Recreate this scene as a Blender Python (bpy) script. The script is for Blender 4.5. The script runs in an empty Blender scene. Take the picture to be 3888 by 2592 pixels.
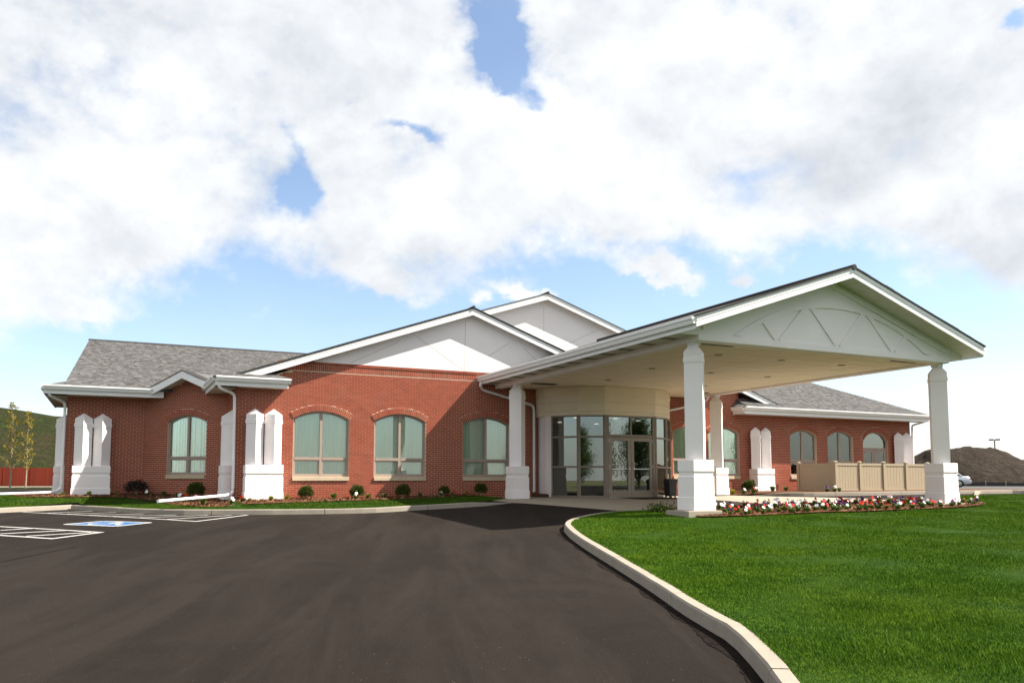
import bpy, bmesh, math, random
import numpy as np
from mathutils import Vector, Matrix
random.seed(7); RNG = np.random.default_rng(7)
S = bpy.context.scene
COL = S.collection

# ------------------------------------------------------------------ camera
F, TH, PS, SYP = 3124.38, 0.081327, 0.450854, 272.7      # focal px (of 3888), tilt, heading, lens shift px
CAM = np.array([-2.084, -26.714, 0.606])
cd = bpy.data.cameras.new('camera'); cam = bpy.data.objects.new('camera', cd); COL.objects.link(cam)
cd.sensor_fit = 'HORIZONTAL'; cd.sensor_width = 36.0; cd.lens = 36.0 * F / 3888
cd.shift_y = SYP / 3888; cd.clip_start = 0.1; cd.clip_end = 9000
cam.location = CAM; cam.rotation_euler = (math.pi / 2 + TH, 0, -PS)
S.camera = cam
S.render.resolution_x, S.render.resolution_y = 1024, 682

def ray(u, v):
    a = (u - 1944) / F; b = -(v - 1296 - SYP) / F
    ct, st, cp, sp = math.cos(TH), math.sin(TH), math.cos(PS), math.sin(PS)
    fw = ct - b * st; up = st + b * ct
    return np.array([a * cp + fw * sp, -a * sp + fw * cp, up])
def azel(u, v):
    r = ray(u, v); sp, cp = math.sin(PS), math.cos(PS)
    x = r[0] * cp - r[1] * sp; y = r[0] * sp + r[1] * cp
    return math.atan2(x, y), math.atan2(r[2], math.hypot(x, y))

# ------------------------------------------------------------------ sun, sky
SUNV = Vector((2.35, -1.0, 2.70)).normalized()
EL = math.asin(SUNV.z); AZ = math.atan2(SUNV.x, SUNV.y)
sl = bpy.data.lights.new('sun', 'SUN'); sl.energy = 5.0; sl.angle = math.radians(0.55); sl.color = (1.0, 0.93, 0.83)
sun = bpy.data.objects.new('sun', sl); COL.objects.link(sun)
sun.rotation_euler = (-SUNV).to_track_quat('-Z', 'Y').to_euler(); sun.location = (40, -20, 40)

W = bpy.data.worlds.new('World'); S.world = W; W.use_nodes = True
nt = W.node_tree; nt.nodes.clear()
def N(t, **kw):
    n = nt.nodes.new(t)
    for k, v in kw.items(): setattr(n, k, v)
    return n
def put(sock, v):
    if isinstance(v, (int, float)): sock.default_value = v
    elif isinstance(v, tuple): sock.default_value = v
    else: nt.links.new(v, sock)
def M(op, a, b=0.0, c=None, clamp=False):
    n = N('ShaderNodeMath', operation=op, use_clamp=clamp)
    put(n.inputs[0], a); put(n.inputs[1], b)
    if c is not None: put(n.inputs[2], c)
    return n.outputs[0]
def SM(x, lo, hi, a=0.0, b=1.0):
    n = N('ShaderNodeMapRange', interpolation_type='SMOOTHSTEP')
    put(n.inputs['Value'], x)
    n.inputs['From Min'].default_value = lo; n.inputs['From Max'].default_value = hi
    n.inputs['To Min'].default_value = a; n.inputs['To Max'].default_value = b
    return n.outputs[0]
tc = N('ShaderNodeTexCoord'); D = tc.outputs['Generated']
def dot(v):
    n = N('ShaderNodeVectorMath', operation='DOT_PRODUCT'); nt.links.new(D, n.inputs[0]); n.inputs[1].default_value = v
    return n.outputs['Value']
xr = dot((math.cos(PS), -math.sin(PS), 0)); yf = dot((math.sin(PS), math.cos(PS), 0)); zz = dot((0, 0, 1))
az = M('ARCTAN2', xr, yf); el = M('ARCSINE', zz)
def noise(scale, detail, rough, off=(0, 0, 0), dist=0.0, zs=1.25):
    m = N('ShaderNodeMapping'); nt.links.new(D, m.inputs['Vector'])
    m.inputs['Scale'].default_value = (1, 1, zs); m.inputs['Location'].default_value = off
    n = N('ShaderNodeTexNoise'); nt.links.new(m.outputs[0], n.inputs['Vector'])
    n.inputs['Scale'].default_value = scale; n.inputs['Detail'].default_value = detail
    n.inputs['Roughness'].default_value = rough; n.inputs['Distortion'].default_value = dist
    return n.outputs['Fac']
big = noise(5.0, 9, 0.56, (3.1, 1.2, 0.4), 0.25)
fin = noise(17.0, 8, 0.62, (0.3, 5.2, 2.4), 0.15)
shd = noise(5.0, 9, 0.56, (3.1, 1.2, 0.465), 0.25)
wav = noise(3.3, 4, 0.55, (9.1, 4.2, 7.4))
wx_ = noise(8.0, 5, 0.6, (1.7, 8.2, 3.3)); wy_ = noise(8.0, 5, 0.6, (6.4, 2.9, 5.5))
azw = M('ADD', az, M('MULTIPLY', M('SUBTRACT', wx_, 0.5), 0.16)); elw = M('ADD', el, M('MULTIPLY', M('SUBTRACT', wy_, 0.5), 0.13))
# lower edge of the cloud deck as a function of azimuth
fc = N('ShaderNodeFloatCurve'); cv = fc.mapping; cv.use_clip = False
pts = []
for dx, dy in ((-300, 715), (0, 735), (230, 725), (330, 690), (480, 650), (690, 640), (900, 640), (1080, 625), (1300, 612), (1480, 640), (1880, 640), (1990, 610), (2200, 640), (2352, 680), (2700, 680)):
    a, e = azel(dx * 1.653, dy * 1.653); pts.append(((a + 0.8) / 1.6, e))
c0 = cv.curves[0]
while len(c0.points) < len(pts): c0.points.new(0.5, 0.5)
for p, q in zip(c0.points, pts): p.location = q; p.handle_type = 'AUTO'
cv.update()
put(fc.inputs['Value'], M('MULTIPLY_ADD', az, 1 / 1.6, 0.5, True)); fc.inputs['Factor'].default_value = 1.0
ebot = fc.outputs[0]
cov = M('MULTIPLY', M('SUBTRACT', elw, ebot), 7.0)
cov = M('MINIMUM', cov, 0.42)
def blob(px, py, sx, sy, amp, rot=0.0):
    a0, e0 = azel(px * 1.653, py * 1.653)
    kx = sx * 1.653 / F; ky = sy * 1.653 / F
    da = M('SUBTRACT', azw, a0); de = M('SUBTRACT', elw, e0)
    c, s = math.cos(rot), math.sin(rot)
    p = M('MULTIPLY', M('ADD', M('MULTIPLY', da, c), M('MULTIPLY', de, s)), 1 / kx)
    q = M('MULTIPLY', M('SUBTRACT', M('MULTIPLY', de, c), M('MULTIPLY', da, s)), 1 / ky)
    g = M('EXPONENT', M('MULTIPLY', M('ADD', M('MULTIPLY', p, p), M('MULTIPLY', q, q)), -1.0))
    return M('MULTIPLY', g, amp)
holes = [(1150, 25, 78, 90, -0.95), (1140, 115, 62, 50, -0.75), (1225, 195, 45, 30, -0.45), (690, 425, 42, 60, -0.62, 0.3), (690, 320, 30, 40, -0.3),
         (960, 312, 85, 20, -0.42), (610, 205, 40, 25, -0.25), (820, 265, 22, 26, -0.3), (2320, 5, 40, 22, -0.6),
         (1220, 655, 85, 13, 0.62, -0.16), (1515, 637, 75, 22, 0.66, -0.22), (1690, 640, 32, 18, 0.55), (1110, 670, 20, 15, 0.4), (880, 628, 120, 26, 0.42), (215, 720, 50, 24, 0.35), (2235, 775, 28, 12, 0.4)]
for h in holes: cov = M('ADD', cov, blob(*h))
den = M('ADD', cov, M('ADD', M('MULTIPLY', M('SUBTRACT', big, 0.5), 1.75), M('MULTIPLY', M('SUBTRACT', fin, 0.5), 0.62)))
veil = M('MAXIMUM', M('ADD', SM(el, 0.0, 0.24, 0.16, 0.07), SM(el, 0.0, 0.12, 0.60, 0.0)), 0.0)
alpha = M('MAXIMUM', SM(den, -0.24, 0.30), veil)
# soft grey undersides, bright tops
lit = M('SUBTRACT', big, shd)
shf = noise(17.0, 8, 0.62, (0.3, 5.2, 2.43), 0.15)
tone = M('ADD', M('ADD', M('MULTIPLY_ADD', lit, 0.75, 0.875), M('MULTIPLY', M('SUBTRACT', fin, shf), 0.30)), M('MULTIPLY', M('SUBTRACT', wav, 0.5), 0.55))
tone = M('MINIMUM', tone, 1.0)
tone = M('MULTIPLY', tone, SM(den, 0.0, 0.5, 1.0, 0.965))
cc = N('ShaderNodeCombineXYZ')
put(cc.inputs[0], M('MULTIPLY', tone, 0.99)); put(cc.inputs[1], M('POWER', tone, 0.9)); put(cc.inputs[2], M('POWER', tone, 0.72))
sky = N('ShaderNodeTexSky', sky_type='NISHITA'); sky.sun_disc = False
sky.sun_elevation = EL; sky.sun_rotation = AZ; sky.air_density = 1.0; sky.dust_density = 0.7; sky.ozone_density = 1.3; sky.altitude = 100
b1 = N('ShaderNodeBackground'); nt.links.new(sky.outputs[0], b1.inputs[0]); b1.inputs[1].default_value = 0.086
b2 = N('ShaderNodeBackground'); nt.links.new(cc.outputs[0], b2.inputs[0]); b2.inputs[1].default_value = 0.435
mx = N('ShaderNodeMixShader'); nt.links.new(alpha, mx.inputs[0]); nt.links.new(b1.outputs[0], mx.inputs[1]); nt.links.new(b2.outputs[0], mx.inputs[2])
wo = N('ShaderNodeOutputWorld'); nt.links.new(mx.outputs[0], wo.inputs[0])
W.cycles.sampling_method = 'MANUAL'; W.cycles.sample_map_resolution = 1024

vs = S.view_settings; vs.view_transform = 'Standard'; vs.look = 'None'; vs.exposure = 1.36; vs.gamma = 1.0; vs.use_curve_mapping = False
S.cycles.max_bounces = 8; S.cycles.transparent_max_bounces = 12

# ------------------------------------------------------------------ materials
MATS = {}
class Mat:
    def __init__(s, name):
        s.m = bpy.data.materials.new(name); s.m.use_nodes = True; s.t = s.m.node_tree
        s.b = s.t.nodes['Principled BSDF']; s.out = s.t.nodes['Material Output']; MATS[name] = s.m
    def n(s, t, **kw):
        x = s.t.nodes.new(t)
        for k, v in kw.items(): setattr(x, k, v)
        return x
    def l(s, a, b): s.t.links.new(a, b)
    def coord(s, kind='Object', scale=1.0):
        if kind == 'World':
            g = s.n('ShaderNodeNewGeometry'); o = g.outputs['Position']
        else:
            o = s.n('ShaderNodeTexCoord').outputs[kind]
        m = s.n('ShaderNodeMapping'); s.l(o, m.inputs[0])
        m.inputs['Scale'].default_value = scale if isinstance(scale, tuple) else (scale,) * 3
        return m.outputs[0]
    def noise(s, scale, detail=4, rough=0.55, kind='World', vscale=1.0, dist=0.0):
        x = s.n('ShaderNodeTexNoise'); s.l(s.coord(kind, vscale), x.inputs['Vector'])
        x.inputs['Scale'].default_value = scale; x.inputs['Detail'].default_value = detail
        x.inputs['Roughness'].default_value = rough; x.inputs['Distortion'].default_value = dist
        return x.outputs['Fac']
    def ramp(s, f, stops, interp='LINEAR'):
        r = s.n('ShaderNodeValToRGB'); s.l(f, r.inputs[0]); r.color_ramp.interpolation = interp
        e = r.color_ramp.elements
        while len(e) < len(stops): e.new(0.5)
        for q, (p, c) in zip(e, stops): q.position = p; q.color = (*c, 1)
        return r.outputs[0]
    def mix(s, f, a, b, mode='MIX'):
        x = s.n('ShaderNodeMix', data_type='RGBA', blend_type=mode)
        for sock, v in ((x.inputs[0], f), (x.inputs[6], a), (x.inputs[7], b)):
            if isinstance(v, (int, float)): sock.default_value = v
            elif isinstance(v, tuple): sock.default_value = (*v, 1)
            else: s.l(v, sock)
        return x.outputs[2]
    def math(s, op, a, b=0.0):
        x = s.n('ShaderNodeMath', operation=op)
        for sock, v in ((x.inputs[0], a), (x.inputs[1], b)):
            if isinstance(v, (int, float)): sock.default_value = v
            else: s.l(v, sock)
        return x.outputs[0]
    def base(s, c, rough=0.8, spec=0.3, metal=0.0):
        if isinstance(c, tuple): s.b.inputs['Base Color'].default_value = (*c, 1)
        else: s.l(c, s.b.inputs['Base Color'])
        s.b.inputs['Roughness'].default_value = rough; s.b.inputs['Specular IOR Level'].default_value = spec
        s.b.inputs['Metallic'].default_value = metal
        return s
    def bump(s, h, strength=0.3, dist=0.01):
        x = s.n('ShaderNodeBump'); s.l(h, x.inputs['Height'])
        x.inputs['Strength'].default_value = strength; x.inputs['Distance'].default_value = dist
        s.l(x.outputs[0], s.b.inputs['Normal']); return s
    def rnd(s):
        a = s.n('ShaderNodeAttribute', attribute_name='rnd').outputs['Fac']
        o = s.n('ShaderNodeObjectInfo').outputs['Random']
        return s.math('FRACT', s.math('ADD', a, o))

def plain(name, c, rough=0.7, spec=0.3, var=0.08, scale=3.0, bump=0.0, bscale=60, metal=0.0):
    m = Mat(name); f = m.noise(scale, 5)
    lo = tuple(x * (1 - var) for x in c); hi = tuple(min(1, x * (1 + var)) for x in c)
    m.base(m.ramp(f, [(0.3, lo), (0.7, hi)]), rough, spec, metal)
    if bump: m.bump(m.noise(bscale, 3), bump, 0.004)
    return m

m = Mat('brick')
r = m.rnd()
c = m.ramp(r, [(0.0, (0.2162, 0.04554, 0.02453)), (0.3, (0.2714, 0.0563, 0.02848)), (0.65, (0.3128, 0.06624, 0.03323)), (0.9, (0.3404, 0.08114, 0.04193)), (1.0, (0.2392, 0.04968, 0.02927))])
c = m.mix(0.35, c, m.ramp(m.noise(45, 4), [(0.3, (0.1748, 0.0414, 0.02374)), (0.7, (0.414, 0.1159, 0.06725))]))
c = m.mix(m.ramp(m.noise(0.8, 4, 0.6), [(0.52, (0, 0, 0)), (0.75, (0.2024, 0.1822, 0.1741))]), c, (0.4232, 0.1987, 0.1345))
m.base(c, 0.88, 0.2); m.bump(m.noise(160, 3), 0.35, 0.003)
m = Mat('mortar')
m.base(m.ramp(m.noise(30, 4), [(0.25, (0.4928, 0.3872, 0.2904)), (0.75, (0.616, 0.5016, 0.3872))]), 0.95, 0.1); m.bump(m.noise(220, 2), 0.4, 0.002)
m = Mat('stucco')
c = m.ramp(m.noise(0.9, 6, 0.62), [(0.3, (0.7761, 0.7316, 0.7266)), (0.7, (0.8426, 0.7952, 0.7912))])
m.base(c, 0.92, 0.2); m.bump(m.noise(180, 3, 0.7), 0.5, 0.003)
m = Mat('stucco_cream')
m.base(m.ramp(m.noise(0.9, 6, 0.62), [(0.3, (0.7104, 0.6243, 0.4844)), (0.7, (0.775, 0.6889, 0.5382))]), 0.92, 0.2); m.bump(m.noise(180, 3, 0.7), 0.4, 0.003)
plain('white_metal', (0.78, 0.78, 0.775), 0.42, 0.45, 0.025, 2.0)
plain('soffit_white', (0.64, 0.62, 0.57), 0.6, 0.3, 0.03, 2.0)
plain('soffit_vent', (0.24, 0.23, 0.205), 0.7, 0.2, 0.05, 2.0)
plain('ceiling_panel', (0.80, 0.715, 0.575), 0.85, 0.2, 0.05, 1.2)
plain('ceiling_gap', (0.30, 0.26, 0.20), 0.9, 0.1)
plain('dark_void', (0.06, 0.055, 0.05), 0.9, 0.1)
plain('window_frame', (0.335, 0.262, 0.215), 0.5, 0.4, 0.03)
plain('bronze_frame', (0.205, 0.165, 0.125), 0.42, 0.45, 0.05)
plain('door_bronze', (0.265, 0.215, 0.165), 0.42, 0.45, 0.05)
plain('sill_stone', (0.50, 0.405, 0.285), 0.9, 0.2, 0.08, 9, 0.3, 120)
plain('steel', (0.62, 0.61, 0.59), 0.28, 0.5, 0.02, metal=0.9)
plain('black_plastic', (0.014, 0.014, 0.015), 0.45, 0.4, 0.2)
plain('mat_rubber', (0.028, 0.022, 0.022), 0.9, 0.1, 0.3, 20)
plain('interior_wall', (0.36, 0.36, 0.35), 0.9, 0.2)
plain('interior_floor', (0.12, 0.11, 0.10), 0.5, 0.3)
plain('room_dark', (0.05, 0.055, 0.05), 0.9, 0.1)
plain('drip_edge', (0.035, 0.033, 0.032), 0.8, 0.2)
plain('groove', (0.53, 0.51, 0.475), 0.9, 0.1)
m = Mat('curtain')
m.base(m.ramp(m.noise(3, 4, vscale=(14, 14, 0.4)), [(0.3, (0.76, 0.76, 0.68)), (0.7, (0.90, 0.89, 0.80))]), 0.9, 0.1)
m = Mat('curtain_white'); m.base((0.78, 0.80, 0.80), 0.9, 0.1)
def glass(name, tint, refl, ior=1.5):
    m = Mat(name); t = m.t
    tr = m.n('ShaderNodeBsdfTransparent'); tr.inputs[0].default_value = (*tint, 1)
    gl = m.n('ShaderNodeBsdfGlossy'); gl.inputs['Roughness'].default_value = 0.0; gl.inputs['Color'].default_value = (0.93, 1.0, 0.96, 1)
    fr = m.n('ShaderNodeFresnel'); fr.inputs[0].default_value = ior
    f = m.math('MINIMUM', m.math('ADD', fr.outputs[0], refl), 1.0)
    nz = m.noise(1.3, 2); b = m.n('ShaderNodeBump'); m.l(nz, b.inputs['Height']); b.inputs['Strength'].default_value = 0.03; b.inputs['Distance'].default_value = 0.01
    x = m.n('ShaderNodeMixShader'); m.l(f, x.inputs[0]); m.l(tr.outputs[0], x.inputs[1]); m.l(gl.outputs[0], x.inputs[2])
    m.l(x.outputs[0], m.out.inputs[0])
glass('glass_green', (0.90, 0.96, 0.92), 0.07)
glass('glass_entry', (0.36, 0.37, 0.36), 0.15)
m = Mat('shingle')
r = m.rnd()
c = m.ramp(r, [(0.0, (0.05783, 0.05364, 0.0514)), (0.35, (0.08297, 0.07942, 0.07766)), (0.7, (0.1031, 0.1019, 0.1017)), (1.0, (0.1358, 0.1341, 0.1342))])
c = m.mix(0.25, c, m.ramp(m.noise(70, 3), [(0.3, (0.04526, 0.04291, 0.03997)), (0.7, (0.1408, 0.1395, 0.1399))]))
m.base(c, 0.95, 0.15); m.bump(m.noise(300, 2), 0.4, 0.002)
m = Mat('asphalt')
sp = m.n('ShaderNodeTexVoronoi'); m.l(m.coord('World'), sp.inputs['Vector']); sp.inputs['Scale'].default_value = 95
grain = m.noise(140, 3, 0.7)
c = m.ramp(m.noise(0.23, 7, 0.62, dist=0.6), [(0.36, (0.007413, 0.004942, 0.003617)), (0.5, (0.01205, 0.008252, 0.006097)), (0.64, (0.01915, 0.01365, 0.01023))])
c = m.mix(0.5, c, m.ramp(grain, [(0.3, (0.005559, 0.003819, 0.002842)), (0.55, (0.01235, 0.008533, 0.006304)), (0.72, (0.0278, 0.02078, 0.01602))]))
mp = m.n('ShaderNodeMapping', vector_type='TEXTURE'); m.l(m.n('ShaderNodeNewGeometry').outputs['Position'], mp.inputs[0]); mp.inputs['Rotation'].default_value = (0, 0, 1.2); mp.inputs['Scale'].default_value = (5.0, 0.75, 1)
sx_ = m.n('ShaderNodeTexNoise'); m.l(mp.outputs[0], sx_.inputs['Vector']); sx_.inputs['Scale'].default_value = 1.0; sx_.inputs['Detail'].default_value = 7; sx_.inputs['Roughness'].default_value = .65; sx_.inputs['Distortion'].default_value = .5
st = sx_.outputs['Fac']
c = m.mix(m.ramp(m.noise(1.7, 6, .65), [(.36, (0.825, 0.75, 0.69)), (.54, (0, 0, 0))]), c, (0.00935, 0.0066, 0.004968))
c = m.mix(m.ramp(st, [(0.44, (0, 0, 0)), (0.62, (0.6, 0.6, 0.6))]), c, (0.0215, 0.0163, 0.0128))
sv = m.n('ShaderNodeTexVoronoi'); m.l(m.coord('World'), sv.inputs['Vector']); sv.inputs['Scale'].default_value = 24
pick = m.math('MULTIPLY', m.math('LESS_THAN', sv.outputs['Distance'], 0.10), m.math('GREATER_THAN', m.noise(9, 2), 0.62))
c = m.mix(pick, c, (0.13, 0.115, 0.10))
m.base(c, 0.95, 0.12); m.bump(m.math('ADD', grain, m.math('MULTIPLY', sp.outputs['Distance'], 0.7)), 0.6, 0.006)
plain('far_asphalt', (0.078, 0.075, 0.072), 0.9, 0.2, 0.15, 0.3)
m = Mat('concrete')
c = m.ramp(m.noise(1.4, 7, 0.65), [(0.25, (0.2775, 0.2392, 0.1873)), (0.75, (0.3677, 0.3226, 0.2601))])
c = m.mix(0.35, c, m.ramp(m.noise(60, 3, 0.7), [(0.3, (0.2081, 0.1804, 0.1387)), (0.7, (0.3885, 0.3468, 0.2843))]))
m.base(c, 0.92, 0.2); m.bump(m.noise(110, 4, 0.7), 0.45, 0.004)
m = Mat('kerb_concrete')
c = m.ramp(m.noise(2.2, 8, 0.68), [(0.25, (0.2239, 0.1924, 0.155)), (0.5, (0.287, 0.2526, 0.2066)), (0.78, (0.333, 0.2986, 0.2526))])
c = m.mix(0.4, c, m.ramp(m.noise(50, 4, 0.75), [(0.3, (0.1722, 0.1464, 0.1148)), (0.7, (0.333, 0.2986, 0.2468))]))
c = m.mix(m.ramp(m.noise(5, 6, 0.7), [(0.6, (0, 0, 0)), (0.72, (0.2584, 0.2584, 0.2584))]), c, (0.1435, 0.1177, 0.09473))
m.base(c, 0.93, 0.2); m.bump(m.noise(70, 5, 0.72), 0.6, 0.006)
m = Mat('lawn_soil'); m.base(m.ramp(m.noise(2, 5), [(0.3, (0.01617, 0.0396, 0.005544)), (0.7, (0.02772, 0.06072, 0.008316))]), 1, 0.05); m.bump(m.noise(60, 3), 0.8, 0.02)
m = Mat('grass')
r = m.rnd(); g = m.ramp(r, [(0.0, (0.02851, 0.07809, 0.0038)), (0.45, (0.05443, 0.1293, 0.00475)), (0.82, (0.07776, 0.1616, 0.00665)), (0.93, (0.1102, 0.1885, 0.0152)), (1.0, (0.2722, 0.3366, 0.09025))])
g = m.mix(m.ramp(m.noise(0.5, 6, 0.65), [(0.42, (0, 0, 0)), (0.62, (0.62, 0.62, 0.62))]), g, (0.1037, 0.1697, 0.0076))
g = m.mix(m.ramp(m.noise(1.9, 5, 0.65), [(0.36, (0.6, 0.6, 0.6)), (0.56, (0, 0, 0))]), g, (0.02722, 0.07809, 0.0038))
m.base(g, 0.9, 0.06)
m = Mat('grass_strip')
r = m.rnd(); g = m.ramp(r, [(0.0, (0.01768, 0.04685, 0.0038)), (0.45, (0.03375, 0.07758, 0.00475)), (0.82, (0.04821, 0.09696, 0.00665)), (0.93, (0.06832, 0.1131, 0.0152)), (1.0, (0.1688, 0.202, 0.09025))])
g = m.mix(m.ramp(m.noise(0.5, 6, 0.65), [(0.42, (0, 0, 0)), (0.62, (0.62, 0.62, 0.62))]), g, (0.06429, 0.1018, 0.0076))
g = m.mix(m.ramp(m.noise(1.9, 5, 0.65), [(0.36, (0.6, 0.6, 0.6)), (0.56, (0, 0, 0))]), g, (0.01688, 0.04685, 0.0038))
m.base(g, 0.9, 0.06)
def leafmat(name, stops, trans=0.3, rough=0.6):
    m = Mat(name); c = m.ramp(m.rnd(), stops); m.base(c, rough, 0.25)
    t = m.n('ShaderNodeBsdfTranslucent'); m.l(c, t.inputs[0])
    x = m.n('ShaderNodeMixShader'); x.inputs[0].default_value = trans
    m.l(m.b.outputs[0], x.inputs[1]); m.l(t.outputs[0], x.inputs[2]); m.l(x.outputs[0], m.out.inputs[0])
leafmat('leaf_sapling', [(0, (0.12, 0.1125, 0.01125)), (0.5, (0.24, 0.195, 0.0165)), (1, (0.3375, 0.255, 0.03))], 0.35)
leafmat('leaf_tree', [(0, (0.02625, 0.05625, 0.009)), (0.5, (0.0525, 0.0975, 0.015)), (1, (0.0975, 0.1425, 0.0225))], 0.3)
leafmat('leaf_yew', [(0, (0.021, 0.0375, 0.006)), (0.5, (0.045, 0.075, 0.009)), (1, (0.105, 0.1162, 0.015))], 0.2)
leafmat('leaf_purple', [(0, (0.0225, 0.015, 0.01875)), (0.6, (0.0375, 0.0225, 0.03)), (1, (0.0375, 0.0525, 0.015))], 0.2)
leafmat('leaf_lime', [(0, (0.12, 0.15, 0.015)), (0.5, (0.225, 0.2325, 0.0225)), (1, (0.315, 0.285, 0.0375))], 0.3)
leafmat('leaf_green', [(0, (0.0375, 0.0825, 0.0135)), (0.5, (0.075, 0.1425, 0.0225)), (1, (0.1275, 0.195, 0.0375))], 0.3)
leafmat('leaf_far', [(0, (0.12, 0.1125, 0.09)), (1, (0.21, 0.18, 0.15))], 0.2)
plain('bark', (0.30, 0.235, 0.175), 0.95, 0.1, 0.3, 12, 0.5)
m = Mat('mulch')
m.base(m.ramp(m.noise(42, 5, 0.75, vscale=(1, 2.2, 1)), [(0.28, (0.0372, 0.01612, 0.00806)), (0.5, (0.1054, 0.0465, 0.02232)), (0.74, (0.2294, 0.124, 0.0682))]), 0.95, 0.1); m.bump(m.noise(48, 4, 0.75), 1.0, 0.03)
m = Mat('mulch_chip'); m.base(m.ramp(m.rnd(), [(0, (0.0496, 0.01984, 0.0093)), (0.5, (0.1302, 0.0558, 0.02666)), (0.85, (0.2232, 0.1116, 0.0589)), (1, (0.3224, 0.2232, 0.1364))]), 0.95, 0.1)
for nme, col in (('petal_white', (0.86, 0.86, 0.86)), ('petal_red', (0.55, 0.022, 0.012)), ('petal_purple', (0.075, 0.016, 0.13)), ('petal_maroon', (0.15, 0.012, 0.03)), ('petal_pink', (0.75, 0.42, 0.50))):
    plain(nme, col, 0.6, 0.2, 0.12, 80)
plain('petal_eye', (0.5, 0.32, 0.02), 0.7, 0.2)
plain('vinyl_tan', (0.365, 0.295, 0.20), 0.55, 0.35, 0.03, 2)
plain('paint_white', (0.50, 0.49, 0.47), 0.7, 0.3, 0.08, 9)
plain('paint_blue', (0.013, 0.095, 0.27), 0.7, 0.3, 0.12, 6)
m = Mat('red_fence'); m.base(m.ramp(m.noise(0.9, 4, vscale=(7, 1, 0.15)), [(0.3, (0.09775, 0.0126, 0.006188)), (0.7, (0.153, 0.02142, 0.009996))]), 0.9, 0.2)
m = Mat('hill_grass')
c = m.ramp(m.noise(0.16, 9, 0.7, dist=1.2, vscale=(1, 1, 2.5)), [(0.36, (0.050, 0.040, 0.024)), (0.46, (0.036, 0.036, 0.016)), (0.54, (0.022, 0.034, 0.010)), (0.66, (0.034, 0.056, 0.013))])
c = m.mix(0.45, c, m.ramp(m.noise(1.3, 6, 0.72), [(0.32, (0.016, 0.020, 0.008)), (0.5, (0.036, 0.036, 0.017)), (0.68, (0.070, 0.064, 0.036))]))
m.base(c, 1, 0.05); m.bump(m.noise(0.7, 7, 0.72), 1.0, 1.2)
m = Mat('dirt')
c = m.ramp(m.noise(0.22, 8, 0.68, dist=0.8), [(0.28, (0.03456, 0.02765, 0.02189)), (0.5, (0.05069, 0.04032, 0.03226)), (0.75, (0.07776, 0.06336, 0.05069))])
c = m.mix(0.4, c, m.ramp(m.noise(2.1, 6, 0.72), [(0.3, (0.02016, 0.01613, 0.01267)), (0.7, (0.0864, 0.06912, 0.05472))]))
m.base(c, 1, 0.05); m.bump(m.noise(0.8, 8, 0.7, dist=0.5), 1.0, 1.2)
m = Mat('field'); m.base(m.ramp(m.noise(0.04, 6), [(0.3, (0.072, 0.0864, 0.036)), (0.7, (0.1368, 0.1224, 0.072))]), 1, 0.05)
m = Mat('car_silver'); m.base((0.60, 0.63, 0.68), 0.28, 0.5, 0.55); m.b.inputs['Coat Weight'].default_value = 0.6
m = Mat('car_dark'); m.base((0.05, 0.055, 0.065), 0.3, 0.5, 0.3); m.b.inputs['Coat Weight'].default_value = 0.6
m = Mat('car_white'); m.base((0.72, 0.72, 0.72), 0.3, 0.5, 0.0); m.b.inputs['Coat Weight'].default_value = 0.6
m = Mat('car_glass'); m.base((0.02, 0.025, 0.03), 0.05, 0.7)
m = Mat('tail_red'); m.base((0.5, 0.02, 0.02), 0.25, 0.5)
plain('tyre', (0.018, 0.018, 0.018), 0.85, 0.2)
m = Mat('lamp_disc'); m.base((1, 1, 1)); m.b.inputs['Emission Color'].default_value = (1, 0.93, 0.78, 1); m.b.inputs['Emission Strength'].default_value = 2.2
m = Mat('seal_and_kerb_shadow'); m.base(m.ramp(m.noise(14, 5, .7), [(.35, (0.006, 0.0045, 0.0036)), (.65, (0.016, 0.012, 0.0095))]), .95, .05); m.bump(m.noise(40, 4, .7), .8, .02)  # sealant of pavement joints; also the painted shadow and ravel along the kerb
plain('can_light', (0.30, 0.26, 0.20), 0.6, 0.3)
plain('brown_boot', (0.10, 0.045, 0.03), 0.6, 0.3)
plain('pole_dark', (0.11, 0.085, 0.07), 0.6, 0.3)

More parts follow.
